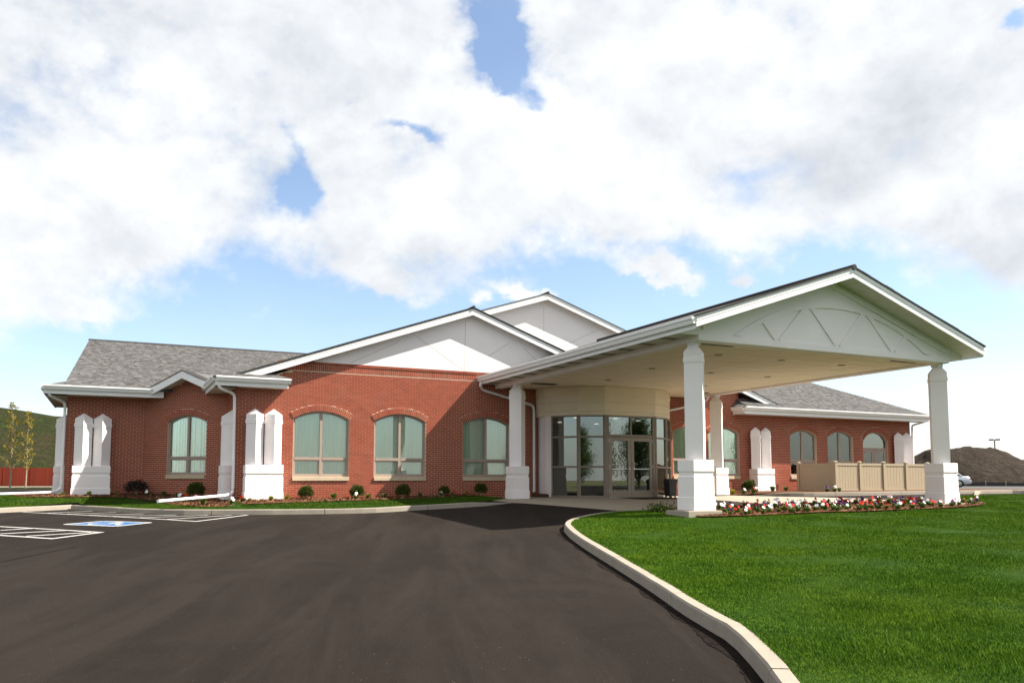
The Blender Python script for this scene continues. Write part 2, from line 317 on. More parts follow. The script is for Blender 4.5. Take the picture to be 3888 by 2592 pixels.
# ------------------------------------------------------------------ mesh helpers
class MB:
    def __init__(s): s.v = []; s.f = []; s.r = []
    def face(s, pts, r=0.0):
        i = len(s.v); s.v += [tuple(p) for p in pts]; s.f.append(tuple(range(i, i + len(pts)))); s.r.append(r)
    def hexa(s, p, r=0.0):                     # p: 4 bottom then 4 top, both counter-clockwise from above
        i = len(s.v); s.v += [tuple(q) for q in p]
        for q in ((3, 2, 1, 0), (4, 5, 6, 7), (0, 1, 5, 4), (1, 2, 6, 5), (2, 3, 7, 6), (3, 0, 4, 7)):
            s.f.append(tuple(i + k for k in q)); s.r.append(r)
    def box(s, x0, x1, y0, y1, z0, z1, r=0.0):
        s.hexa([(x0, y0, z0), (x1, y0, z0), (x1, y1, z0), (x0, y1, z0), (x0, y0, z1), (x1, y0, z1), (x1, y1, z1), (x0, y1, z1)], r)
    def loft(s, rings, caps=True, close=True, r=0.0):
        i = len(s.v); n = len(rings[0])
        for R in rings: s.v += [tuple(p) for p in R]
        for k in range(len(rings) - 1):
            for j in range(n if close else n - 1):
                a = i + k * n + j; b = i + k * n + (j + 1) % n
                s.f.append((a, b, b + n, a + n)); s.r.append(r)
        if caps:
            s.f.append(tuple(i + j for j in reversed(range(n)))); s.r.append(r)
            s.f.append(tuple(i + (len(rings) - 1) * n + j for j in range(n))); s.r.append(r)
    def prism(s, poly, fr, d0, d1, r=0.0):      # poly in (s, z); extruded along the frame's normal from d0 (inner) to d1 (outer)
        s.loft([[fr.p(a, b, d1) for a, b in poly], [fr.p(a, b, d0) for a, b in poly]], r=r)
    def tube(s, path, rad, n=8, flat=1.0, r=0.0, caps=True):
        P = [Vector(p) for p in path]; rings = []
        rr = rad if isinstance(rad, (list, tuple)) else [rad] * len(P)
        up0 = Vector((0, 0, 1))
        for k, p in enumerate(P):
            t = (P[min(k + 1, len(P) - 1)] - P[max(k - 1, 0)]).normalized()
            u = t.cross(up0)
            if u.length < 0.05: u = t.cross(Vector((0, 1, 0)))
            u.normalize(); w = u.cross(t)
            rings.append([p + (u * math.cos(2 * math.pi * j / n + math.pi / n) + w * math.sin(2 * math.pi * j / n + math.pi / n) * flat) * rr[k] for j in range(n)])
        s.loft(rings, caps, r=r)
    def mesh(s, name, mat, smooth=False):
        me = bpy.data.meshes.new(name)
        me.from_pydata(s.v, [], s.f); 
        bm = bmesh.new(); bm.from_mesh(me)
        if len(s.f) < 60000: bmesh.ops.recalc_face_normals(bm, faces=bm.faces)
        bm.to_mesh(me); bm.free()
        if any(s.r):
            at = me.attributes.new('rnd', 'FLOAT', 'FACE'); at.data.foreach_set('value', np.array(s.r, dtype=np.float32))
        if mat: me.materials.append(MATS[mat])
        if smooth: me.polygons.foreach_set('use_smooth', [True] * len(me.polygons))
        return me
    def build(s, name, mat, parent=None, smooth=False, **props):
        return link(name, s.mesh(name, mat, smooth), parent, **props)
def link(name, data, parent=None, loc=None, **props):
    o = bpy.data.objects.new(name, data); COL.objects.link(o)
    if loc is not None: o.location = loc
    if parent is not None:
        o.parent = parent
        if parent.type == 'EMPTY' and not parent.get('_local'):
            o.matrix_parent_inverse = Matrix.Translation(-Vector(parent.location))
    for k, v in props.items(): o[k] = v
    return o
def thing(name, loc, label, cat, group=None, local=False):
    o = bpy.data.objects.new(name, None); COL.objects.link(o); o.location = loc; o.empty_display_size = 0.3
    if label: o['label'] = label; o['category'] = cat
    if group: o['group'] = group
    if local: o['_local'] = 1
    return o
def bevel(o, w, seg=2):
    me = o.data; bm = bmesh.new(); bm.from_mesh(me)
    bmesh.ops.remove_doubles(bm, verts=bm.verts, dist=1e-5)
    bmesh.ops.bevel(bm, geom=[e for e in bm.edges if len(e.link_faces) == 2 and e.calc_face_angle(0) > 0.5], offset=w, segments=seg, affect='EDGES', clamp_overlap=True)
    bm.to_mesh(me); bm.free(); return o
class Fr:
    """wall frame: origin, horizontal direction; outward normal to the right of it"""
    def __init__(s, O, ex):
        s.O = np.array(O, float); s.e = np.array(ex, float); s.e /= np.linalg.norm(s.e); s.n = np.array([s.e[1], -s.e[0]])
    def p(s, a, z, d=0.0):
        q = s.O + s.e * a + s.n * d; return (q[0], q[1], z)

# ------------------------------------------------------------------ terrain
CP = np.array([(10, -3.2, -.03), (14.5, -4, -.03), (19, -3.5, .0), (24, -3, .04), (28, -3.5, .06), (34, -4, .06), (27, -7, -.03), (5.4, -4.5, -.27), (5.4, -10.5, -.46), (7, -11.5, -.44), (1.2, -4, -.32), (-2.1, -6.3, -.37), (-3.2, 1.5, -.26), (-4.2, -.5, -.28), (-12, 2, -.3), (-12, -10, -.55), (3, -20.8, -.8), (1.5, -23, -.92), (-2, -26.7, -1.0), (-10, -26, -1.1), (12, -26, -.8), (25, -20, -.45), (30, -12, -.15), (40, -20, -.4),
               (70, 20, 0), (-35, 30, -.1), (70, 70, 0), (-35, 70, 0), (-35, -40, -1.3), (70, -40, -.8), (15, 70, 0), (14, 5, 0), (30, 5, .05), (-4, 8, 0)])
def tps(r): return np.where(r > 0, r * r * np.log(r + 1e-12), 0)
_n = len(CP); _K = tps(np.linalg.norm(CP[:, None, :2] - CP[None, :, :2], axis=2)) + np.eye(_n) * .5
_P = np.c_[np.ones(_n), CP[:, :2]]
_W = np.linalg.solve(np.block([[_K, _P], [_P.T, np.zeros((3, 3))]]), np.r_[CP[:, 2], 0, 0, 0])
def zA(X, Y):
    X = np.asarray(X, float); Y = np.asarray(Y, float)
    r = np.sqrt((X[..., None] - CP[:, 0]) ** 2 + (Y[..., None] - CP[:, 1]) ** 2)
    z = tps(r) @ _W[:_n] + _W[-3] + _W[-2] * X + _W[-1] * Y
    d = np.maximum(np.maximum(np.abs(X - 17) - 50, np.abs(Y - 15) - 53), 0)      # flatten far away
    return np.where(d > 0, z * np.exp(-d / 12), z)
def ong(u, v, off=0.0):
    r = ray(u, v)
    f = lambda t: (CAM + r * t)[2] - float(zA((CAM + r * t)[0], (CAM + r * t)[1])) - off
    t = 3.0
    while f(t) > 0 and t < 120: t += .25
    a, b = t - .25, t
    for _ in range(30):
        q = (a + b) / 2
        if f(q) > 0: a = q
        else: b = q
    return CAM + r * b
KH = 0.14                                          # kerb height
def gpath(px, off=KH): return [ong(u, v, off)[:2] for u, v in px]
def smooth_path(P, step=0.35):
    P = np.array(P, float)
    d = np.r_[0, np.cumsum(np.linalg.norm(np.diff(P, axis=0), axis=1))]
    m_ = np.zeros_like(P)
    h = np.diff(d)
    sl_ = np.diff(P, axis=0) / h[:, None]
    m_[1:-1] = (sl_[:-1] * h[1:, None] + sl_[1:] * h[:-1, None]) / (h[1:] + h[:-1])[:, None]; m_[0] = sl_[0]; m_[-1] = sl_[-1]
    out = []
    for k in range(len(h)):
        n = max(1, int(h[k] / step))
        for j in range(n):
            t = j / n; h00 = 2 * t ** 3 - 3 * t ** 2 + 1; h10 = t ** 3 - 2 * t ** 2 + t; h01 = -2 * t ** 3 + 3 * t ** 2; h11 = t ** 3 - t ** 2
            out.append(h00 * P[k] + h10 * h[k] * m_[k] + h01 * P[k + 1] + h11 * h[k] * m_[k + 1])
    out.append(P[-1]); return np.array(out)

def axis(lo, hi, dlo, dhi, step):
    a = list(np.arange(dlo, dhi + 1e-6, step)); s = step; x = a[-1]
    while x < hi: s *= 1.5; x += s; a.append(x)
    s = step; x = a[0]; pre = []
    while x > lo: s *= 1.5; x -= s; pre.append(x)
    return np.array(pre[::-1] + a)
def grid_sheet(name, xs, ys, dz, mat, **props):
    X, Y = np.meshgrid(xs, ys); Z = zA(X, Y) + dz
    nx, ny = len(xs), len(ys)
    me = bpy.data.meshes.new(name)
    idx = np.arange(nx * ny).reshape(ny, nx)
    q = np.stack([idx[:-1, :-1], idx[:-1, 1:], idx[1:, 1:], idx[1:, :-1]], -1).reshape(-1, 4)
    me.from_pydata(np.stack([X, Y, Z], -1).reshape(-1, 3).tolist(), [], q.tolist()); me.materials.append(MATS[mat])
    me.polygons.foreach_set('use_smooth', [True] * len(me.polygons))
    return link(name, me, None, **props)
grid_sheet('ground', axis(-4500, 4500, -44, 78, 2.0), axis(-4500, 4500, -46, 80, 2.0), -0.12, 'field', kind='structure')
driveway = grid_sheet('driveway', np.arange(-40, 66.01, 0.75), np.arange(-75, 22.01, 0.75), 0.0, 'asphalt', kind='structure')
grid_sheet('parking_lot', np.arange(36, 110.01, 2), np.arange(-30, 60.01, 2), 0.005, 'far_asphalt', kind='structure')

def inside(poly, X, Y):
    X = np.asarray(X); Y = np.asarray(Y); r = np.zeros(X.shape, bool); n = len(poly)
    for i in range(n):
        x1, y1 = poly[i]; x2, y2 = poly[(i + 1) % n]
        if y1 == y2: continue
        c = ((y1 > Y) != (y2 > Y)) & (X < (x2 - x1) * (Y - y1) / (y2 - y1) + x1); r ^= c
    return r
def sheet(name, poly, dz, mat, step=0.8, parent=None, z=None, skirt=0.0, **props):
    """triangulated polygon with inner points, draped on the terrain"""
    poly = [tuple(map(float, p)) for p in poly]
    bm = bmesh.new()
    vs = [bm.verts.new((x, y, 0)) for x, y in poly]
    bm.faces.new(vs)
    xs = [p[0] for p in poly]; ys = [p[1] for p in poly]
    for lo, hi, k in ((min(xs), max(xs), 0), (min(ys), max(ys), 1)):
        for c in np.arange(lo + step * .5, hi, step):
            co = (c, 0, 0) if k == 0 else (0, c, 0); no = (1, 0, 0) if k == 0 else (0, 1, 0)
            bmesh.ops.bisect_plane(bm, geom=bm.verts[:] + bm.edges[:] + bm.faces[:], plane_co=co, plane_no=no)
    if skirt:
        r = bmesh.ops.extrude_face_region(bm, geom=bm.faces[:])
    bmesh.ops.triangulate(bm, faces=bm.faces[:])
    top = set()
    if skirt:
        top = {g for g in r['geom'] if isinstance(g, bmesh.types.BMVert)}
    fz = z if z is not None else (lambda X, Y: zA(X, Y) + dz)
    V = list(bm.verts); Z = fz(np.array([v.co.x for v in V]), np.array([v.co.y for v in V]))
    for v, q in zip(V, Z): v.co.z = float(q) - (0 if (not skirt or v in top) else skirt)
    bmesh.ops.recalc_face_normals(bm, faces=bm.faces)
    me = bpy.data.meshes.new(name); bm.to_mesh(me); bm.free(); me.materials.append(MATS[mat])
    return link(name, me, parent, **props)

def offset_path(P, d):
    P = np.array(P); t = np.gradient(P, axis=0); t /= np.linalg.norm(t, axis=1)[:, None]
    return P + np.c_[-t[:, 1], t[:, 0]] * d           # to the left of travel
def kerb(name, P, side, width=0.155, h=KH, taper=(False, False), sec=3.05):
    """cast kerb along P (street-side top edge); side=+1: lawn on the left of travel"""
    root = thing(name, (P[0][0], P[0][1], float(zA(P[0][0], P[0][1]))), None, None); root['kind'] = 'structure'
    d = np.r_[0, np.cumsum(np.linalg.norm(np.diff(P, axis=0), axis=1))]
    outb = offset_path(P, -side * 0.02); inn = offset_path(P, side * width); o2 = offset_path(P, side * 0.018); i2 = offset_path(P, side * (width - 0.018))
    n = max(1, int(round(d[-1] / sec))); cuts = np.linspace(0, d[-1], n + 1)
    itp = lambda Q, s: np.array([np.interp(s, d, Q[:, 0]), np.interp(s, d, Q[:, 1])])
    for k in range(n):
        a, b = cuts[k] + (0.008 if k else 0), cuts[k + 1] - (0.008 if k < n - 1 else 0)
        ss = np.unique(np.r_[a, d[(d > a + .02) & (d < b - .02)], b]); rings = []
        dh = random.uniform(-.004, .004)
        for s in ss:
            hh = h + dh
            if taper[0]: hh *= min(1, 0.06 + s / 1.3)
            if taper[1]: hh *= min(1, 0.06 + (d[-1] - s) / 1.6)
            zb = float(zA(*itp(P, s))); hh += random.uniform(-.003, .003)
            R = [(itp(outb, s), zb - .05), (itp(P, s), zb + hh - .02), (itp(o2, s), zb + hh), (itp(i2, s), zb + hh), (itp(inn, s), zb + hh - .02), (itp(inn, s), zb - .05)]
            rings.append([(p[0], p[1], z) for p, z in R])
        q = MB(); q.loft(rings); q.build('kerb_section', 'kerb_concrete', root)
    return root

left_kerb = smooth_path(gpath([(0, 1926.6), (130, 1921), (262, 1915.5)]), .5)
e0 = left_kerb[0] + (left_kerb[0] - left_kerb[-1]) * 3.0
left_kerb = np.r_[[e0], left_kerb, [left_kerb[-1] + (left_kerb[-1] - left_kerb[-2]) / np.linalg.norm(left_kerb[-1] - left_kerb[-2]) * .12]]
rk = gpath([(270, 1915.8), (398, 1922.4), (566, 1931), (700, 1933), (850, 1933), (1037, 1933), (1180, 1931.6), (1312, 1929.6), (1427, 1926.5), (1550, 1919.5), (1725, 1909.5), (1850, 1901.5)])
front_kerb = smooth_path(rk + [np.array([9.0, -3.75])], .4)
kerb('kerb', left_kerb, 1); kerb('kerb', front_kerb, 1, taper=(False, True))
isl = gpath([(2425, 1932.7), (2321, 1940), (2240.8, 1950), (2172.6, 1966), (2144.5, 1982.4), (2154, 2003), (2200.6, 2038.6), (2281, 2086.8), (2385, 2147), (2497.6, 2215), (2610, 2287.4), (2706, 2341), (2754, 2366), (2802.6, 2403.8), (2850.7, 2452), (2907, 2516), (2963, 2591.6)])
isl = [np.array([21.2, -8.2]), np.array([19.8, -8.9]), np.array([16.5, -9.05]), np.array([13, -9.05])] + isl + [np.array([1.35, -23.4]), np.array([0.6, -24.6]), np.array([0.2, -26.5]), np.array([0.4, -30]), np.array([2.5, -33])]
island = smooth_path(isl, .35); kerb('kerb', island, 1)
back = [np.array(p) for p in ((21.2, -8.2), (22.5, -7.6), (25.2, -7.3), (29, -7.2), (40, -7.4))]
rb = [np.array([20.0, -2.2]), np.array([20.5, -2.9]), np.array([21.4, -3.45]), np.array([23, -3.75]), np.array([26, -3.95]), np.array([30, -4.1]), np.array([36, -4.2])]
right_kerb = smooth_path(rb, .4); kerb('kerb', right_kerb, 1, taper=(True, False))
tip = gpath([(3711, 1868), (3755, 1859.5)]) 
tk = smooth_path([tip[0], tip[1], tip[1] + np.array([4, -2.0]), tip[1] + np.array([12, -6.0])], .5); kerb('kerb', tk, 1, taper=(True, False))

inner = lambda P, w=.15: offset_path(P, w)
def lawnz(X, Y): return zA(X, Y) + KH - .012 + 0.012 * np.sin(X * 1.7) * np.sin(Y * 1.3)
island_in = inner(island)
island_poly = [tuple(p) for p in island_in] + [(20, -36), (45, -34), (45, -7.6), (29, -7.32), (25.2, -7.42), (22.5, -7.72)]
sheet('lawn', island_poly, 0, 'lawn_soil', 1.0, z=lawnz, kind='structure')
lk_in = inner(np.r_[left_kerb, front_kerb[1:]])
left_poly = [tuple(p) for p in lk_in] + [(9.1, -.02), (1.2, -.02), (1.2, 1.9), (-1.15, 4.28), (-4.6, 4.28), (-9.5, 6)]
def bankz(X, Y):
    X = np.asarray(X, float); Y = np.asarray(Y, float)
    base = zA(X, Y) + KH - .012
    # rise gently from the kerb to the foot of the walls
    wall = np.where(X > 1.2, 0.0, np.where(X > -1.15, 1.9 + (1.2 - X), 4.28))
    foot = np.where(X > 1.2, 0.02, np.where(X > -1.15, .05 + (1.2 - X) * .04, .14))
    foot = np.where(X > 7.5, foot - (X - 7.5) * .012, foot)
    t = np.clip((wall - Y) / 3.6, 0, 1); k = 1 - t
    return base * (1 - k) + np.maximum(foot, base) * k
sheet('lawn', left_poly, 0, 'lawn_soil', 0.6, z=bankz, kind='structure')
# mulch along the foot of the walls
mul = [(9.0, -1.35), (7.5, -1.5), (5.5, -1.75), (3.6, -1.85), (2.6, -2.05), (1.4, -2.15), (.2, -1.85), (-.35, -.6), (-.75, 1.0), (-1.6, 2.5), (-2.6, 2.95), (-3.6, 3.0), (-4.6, 3.2), (-5.0, 3.9), (-4.9, 4.28), (-1.15, 4.25), (1.18, 1.88), (1.18, -.03), (9.0, -.03)]
mulch_z = lambda X, Y: bankz(X, Y) + .03
sheet('mulch_bed', mul, 0, 'mulch', 0.35, z=mulch_z, kind='structure')
right_in = inner(right_kerb)
rpoly = [tuple(p) for p in right_in] + [(36, .1), (31.9, .1), (17.4, -.03), (17.4, -1.4), (19.4, -1.6)]
rz = lambda X, Y: zA(X, Y) + KH * np.clip((np.asarray(X, float) - 19.2) / 1.6, 0.25, 1) - .01
sheet('mulch_bed', rpoly, 0, 'mulch', 0.6, z=rz, kind='structure')
fb = [(9.95, -11.75), (10.85, -11.95), (12.0, -12.05), (12.86, -12.0), (14.5, -12.25), (16.5, -12.3), (18.4, -12.15), (19.7, -11.7), (20.6, -11.1), (20.7, -10.5), (19.9, -10.1), (18, -9.75), (15, -9.55), (12, -9.5), (10.6, -9.8), (9.95, -10.4)]
flower_poly = smooth_path(np.array(fb + fb[:1]), .5)[:-1]
bedz = lambda X, Y: lawnz(X, Y) + .035
sheet('mulch_bed', flower_poly, 0, 'mulch', 0.35, z=bedz, kind='structure')
# entrance apron
ap = [ong(1976, 1909.5)[:2], ong(2150, 1922.5)[:2], ong(2333.7, 1937.4)[:2]]
apron = [(9.0, -3.7), tuple(ap[0]), tuple(ap[1]), tuple(ap[2]), (10.6, -9.3), (13, -9.15), (16.5, -9.15), (19.8, -9.0), (21.4, -8.1), (21.9, -6.2), (21.1, -4.7), (20.2, -3.4), (19.6, -2.0), (19.2, -.02), (9.0, -.02)]
ap_o = sheet('entrance_walk', apron, 0.006, 'concrete', 0.6, kind='structure')
pil = gpath([(3620, 1862), (3715, 1869.5), (3640, 1874), (3560, 1872)], 0)
sheet('entrance_walk', pil, 0.012, 'concrete', 1.0, kind='structure')
# grass as single blades
def blades(name, poly, zf, dens, keep=None, hmin=.02, hmax=.042, wid=.0030, mat='grass'):
    P = np.array(poly); lo = P.min(0); hi = P.max(0)
    XS = []
    n = int((hi - lo).prod() * dens)
    X = RNG.uniform(lo[0], hi[0], n); Y = RNG.uniform(lo[1], hi[1], n)
    d = np.hypot(X - CAM[0], Y - CAM[1])
    k = inside(poly, X, Y)
    if keep is not None: k &= keep(X, Y, d)
    X, Y, d = X[k], Y[k], d[k]; n = len(X)
    Z = zf(X, Y) - .004
    h = RNG.uniform(hmin, hmax, n) * (0.8 + .35 * np.sin(X * 2.1 + 1.3 * np.sin(Y * 1.1)) * np.sin(Y * 1.7 + X * .6))
    a = RNG.uniform(0, 2 * np.pi, n); ln = RNG.uniform(.15, .95, n) * h
    w = wid * (0.55 + .05 * d)
    ca, sa = np.cos(a), np.sin(a); b = a + RNG.normal(0, .5, n) + np.pi / 2
    V = np.empty((n, 3, 3), np.float32)
    V[:, 0] = np.stack([X - ca * w, Y - sa * w, Z], 1); V[:, 1] = np.stack([X + ca * w, Y + sa * w, Z], 1)
    V[:, 2] = np.stack([X + np.cos(b) * ln, Y + np.sin(b) * ln, Z + h], 1)
    me = bpy.data.meshes.new(name); me.vertices.add(n * 3); me.vertices.foreach_set('co', V.reshape(-1))
    me.loops.add(n * 3); me.loops.foreach_set('vertex_index', np.arange(n * 3, dtype=np.int32))
    me.polygons.add(n); me.polygons.foreach_set('loop_start', (np.arange(n) * 3).astype(np.int32)); me.update(calc_edges=True)
    at = me.attributes.new('rnd', 'FLOAT', 'FACE'); at.data.foreach_set('value', RNG.uniform(0, 1, n).astype(np.float32))
    print('blades', n)
    me.materials.append(MATS[mat]); me.validate()
    return link(name, me, None, kind='stuff', label='short mown green grass of the lawn', category='grass')
fwd = np.array([math.sin(PS), math.cos(PS)]); rgt = np.array([math.cos(PS), -math.sin(PS)])
def invw(X, Y, d):
    dep = (X - CAM[0]) * fwd[0] + (Y - CAM[1]) * fwd[1]; lat = (X - CAM[0]) * rgt[0] + (Y - CAM[1]) * rgt[1]
    vis = (dep > 3.5) & (np.abs(lat) < dep * .66 + 1.2)
    prob = np.clip((8.5 / np.maximum(d, 1)) ** 1.5, .06, 1)
    return vis & (RNG.uniform(0, 1, len(X)) < prob) & ~inside(flower_poly, X, Y)
grass_poly = [tuple(p) for p in inner(island, .128)] + island_poly[len(island_in):]
blades('grass', grass_poly, lawnz, 11000, invw)
# blades leaning over the kerb edge, near the camera
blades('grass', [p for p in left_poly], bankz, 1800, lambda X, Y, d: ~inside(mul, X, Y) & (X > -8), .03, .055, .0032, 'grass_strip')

def chips(name, poly, zf, n, keep=None):
    P = np.array(poly); lo = P.min(0); hi = P.max(0); q = MB(); k = 0
    while k < n:
        x, y = RNG.uniform(lo, hi)
        if not inside(poly, np.array([x]), np.array([y]))[0]: continue
        k += 1; z = float(zf(np.array([x]), np.array([y]))[0]); a = RNG.uniform(0, 6.28); l = RNG.uniform(.02, .06); w = RNG.uniform(.006, .016); t = RNG.uniform(-.02, .025)
        c, s = math.cos(a), math.sin(a)
        q.face([(x - c * l - s * w, y - s * l + c * w, z + .012 - t), (x - c * l + s * w, y - s * l - c * w, z + .008 - t), (x + c * l + s * w, y + s * l - c * w, z + .010 + t), (x + c * l - s * w, y + s * l + c * w, z + .016 + t)], RNG.uniform(.001, .999))
    return q.build(name, 'mulch_chip', None, kind='stuff', label='loose brown bark chips lying on the planting bed', category='mulch')
chips('bark_chips', flower_poly, bedz, 4200); chips('bark_chips', mul, mulch_z, 5000)

# ------------------------------------------------------------------ painted markings
def strip(a, b, w=.085, name='painted_line', mat='paint_white', dz=.006, ext=0.0):
    a = np.array(a, float); b = np.array(b, float); t = (b - a) / np.linalg.norm(b - a); a = a - t * ext; b = b + t * ext; n = np.array([-t[1], t[0]]) * w / 2
    return sheet(name, [a + n, a - n, b - n, b + n], dz, mat, 1.5, driveway)
G = lambda u, v: ong(u, v)[:2]
A0, A1, A2 = G(88, 1944), G(745, 1979), G(937, 1955)
strip(A0, A1); strip(A1, A2, ext=.05)
for t, (u, v) in zip((.155, .28, .41, .55, .70, .85), ((352, 1940.5), (440, 1945.5), (546, 1951), (670, 1955), (790, 1956), (880, 1956))):
    strip(A0 + (A1 - A0) * t, G(u, v), dz=.010)
B0, B1, B2 = G(0, 1998.8), G(383, 2020.8), G(198, 2044.6); B3 = G(0, 2032)
B0 = B0 + (B0 - B1) * .8; B3 = B3 + (B3 - B2) * .9
strip(B0, B1, ext=.05); strip(B1, B2, ext=.05); strip(B3, B2)
for a, b in (((0, 2014), (130, 2006)), ((0, 2027), (250, 2014.5)), ((100, 2036), (345, 2021.5))): strip(G(*a), G(*b), dz=.010)
strip(G(-40, 2142), G(150, 2103), .022, 'pavement_joint', 'seal_and_kerb_shadow', .004); strip(G(150, 2103), G(292, 2075), .02, 'pavement_joint', 'seal_and_kerb_shadow', .004)
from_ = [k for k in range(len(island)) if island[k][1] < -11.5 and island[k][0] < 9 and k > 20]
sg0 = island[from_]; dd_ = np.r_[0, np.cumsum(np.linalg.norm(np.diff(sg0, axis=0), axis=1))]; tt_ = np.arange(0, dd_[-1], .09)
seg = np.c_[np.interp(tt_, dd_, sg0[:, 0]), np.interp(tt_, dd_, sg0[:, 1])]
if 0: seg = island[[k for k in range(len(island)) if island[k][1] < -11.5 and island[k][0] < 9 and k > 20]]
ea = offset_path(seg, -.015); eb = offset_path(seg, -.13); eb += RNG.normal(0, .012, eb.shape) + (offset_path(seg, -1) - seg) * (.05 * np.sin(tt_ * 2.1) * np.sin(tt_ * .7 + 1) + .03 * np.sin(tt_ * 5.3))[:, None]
sheet('kerb_shadow_ravel', [tuple(p) for p in ea] + [tuple(p) for p in eb[::-1]], .005, 'seal_and_kerb_shadow', 1.0, driveway)  # ragged dark strip: mostly the kerb's shadow painted on, partly ravelled asphalt
iL, iT, iR, iB = G(244.5, 1991.4), G(393, 1979), G(574, 1984.7), G(438, 1998.8)
cen = (iL + iT + iR + iB) / 4
sheet('blue_square', [iL, iT, iR, iB], .006, 'paint_blue', 1.0, driveway)
for a, b in ((iL, iT), (iT, iR), (iR, iB), (iB, iL)): strip(a, b, .09, dz=.012)
ax = (iR - iL) / 2; ay = (iT - iB) / 2            # the figure lies across the square
Q = lambda x, y: cen + (iB - iL + iR - iT) / 4 * x * 1.0 + (iT - iL + iR - iB) / 4 * y * 1.0
sq = lambda pts, w: [strip(Q(*a), Q(*b), w, 'wheelchair_symbol', dz=.012, ext=w * .3) for a, b in zip(pts[:-1], pts[1:])]
sq([(-.12, .62), (-.05, .1), (.42, .1), (.62, -.5), (.78, -.45)], .07); sq([(-.08, .38), (.32, .36)], .06)
arc = [(-.02 + .5 * math.cos(t), -.2 + .5 * math.sin(t)) for t in np.linspace(2.0, 5.75, 12)]
sq(arc, .06)
sheet('wheelchair_symbol', [Q(-.14 + .12 * math.cos(t), .78 + .12 * math.sin(t)) for t in np.linspace(0, 6.0, 12)], .012, 'paint_white', 1.0, driveway)

# ------------------------------------------------------------------ the building
bld = thing('office_building', (14.5, 4.0, 0), 'single-storey red brick building with white gables, grey roof and glazed entrance', 'building')
CO, BH, BL, JT = 0.0677, 0.0562, 0.1914, 0.0116
class Hole:
    def __init__(s, c, w, zs, zt, apex, rise, ring=.2):
        s.c, s.w, s.zs, s.zt, s.apex, s.rise, s.ring = c, w, zs, zt, apex, rise, ring
        s.spring = apex - rise; s.R = (w * w + rise * rise) / (2 * rise); s.zc = apex - s.R; s.th = math.asin(w / s.R)
    def half(s, z):                                   # half width of opening and arch ring at height z
        if z < s.zs: return 0
        if z < s.spring: return s.w
        q = (s.R + s.ring) ** 2 - (z - s.zc) ** 2
        if q <= 0: return 0
        return min(math.sqrt(q), (z - s.zc) * math.tan(s.th))
    def top(s, a):
        return s.zc + math.sqrt(max(s.R ** 2 - (a - s.c) ** 2, 0))
brick_jobs = []      # (distance, frame, s0, s1, z0)
soldier_stuff = MB()
def brick_wall(fr, L, z0, ztop, holes, s_min=0.0, name='brick_wall', thick=.10, reveal=.14, cover=()):
    q = MB(); ss = list(np.arange(s_min, L, .12)) + [L]
    for h in holes: ss += [h.c - h.w, h.c + h.w]
    ss = sorted(set(round(x, 4) for x in ss if s_min <= x <= L))
    for a, b in zip(ss[:-1], ss[1:]):
        mid = (a + b) / 2; hh = [h for h in holes if abs(mid - h.c) < h.w]
        if not hh: q.face([fr.p(a, z0), fr.p(b, z0), fr.p(b, ztop(b)), fr.p(a, ztop(a))])
        else:
            h = hh[0]
            q.face([fr.p(a, z0), fr.p(b, z0), fr.p(b, h.zs), fr.p(a, h.zs)])
            ta, tb = max(h.top(a), h.spring), max(h.top(b), h.spring)
            q.face([fr.p(a, ta), fr.p(b, tb), fr.p(b, ztop(b)), fr.p(a, ztop(a))])
            q.face([fr.p(a, ta), fr.p(a, ta, -reveal), fr.p(b, tb, -reveal), fr.p(b, tb)])
            q.face([fr.p(a, h.zs), fr.p(b, h.zs), fr.p(b, h.zs, -reveal), fr.p(a, h.zs, -reveal)])
    for h in holes:
        for sg in (-1, 1):
            x = h.c + sg * h.w; q.face([fr.p(x, h.zs), fr.p(x, h.zs, -reveal), fr.p(x, h.spring, -reveal), fr.p(x, h.spring)])
    w = q.build(name, 'mortar', bld)
    n = int((max(ztop(s) for s in ss) - z0) / CO)
    for k in range(n + 1):
        za = z0 + k * CO + JT / 2; zm = za + BH / 2
        off = (BL + JT) / 2 if k % 2 else 0.0
        x = s_min - off
        cuts = [(h.c - h.half(zm), h.c + h.half(zm)) for h in holes if h.half(zm) > 0] + [(c0, c1) for c0, c1, q0, q1 in cover if q0 < zm < q1]
        while x < L:
            a, b = max(x, s_min), min(x + BL, L); x += BL + JT
            segs = [(a, b)]
            for c0, c1 in cuts:
                nx = []
                for p0, p1 in segs:
                    if c1 + JT <= p0 or c0 - JT >= p1: nx.append((p0, p1)); continue
                    if c0 - JT * .6 - p0 > .025: nx.append((p0, c0 - JT * .6))
                    if p1 - c1 - JT * .6 > .025: nx.append((c1 + JT * .6, p1))
                segs = nx
            for p0, p1 in segs:
                if p1 - p0 < .02: continue
                if za + BH > min(ztop(p0), ztop(p1)) + .01: continue
                c = fr.p((p0 + p1) / 2, zm)
                dist = math.dist(c, CAM)
                brick_jobs.append((dist if p1 - p0 > BL - .001 else 1e6, fr, p0, p1, za, w))
    return w

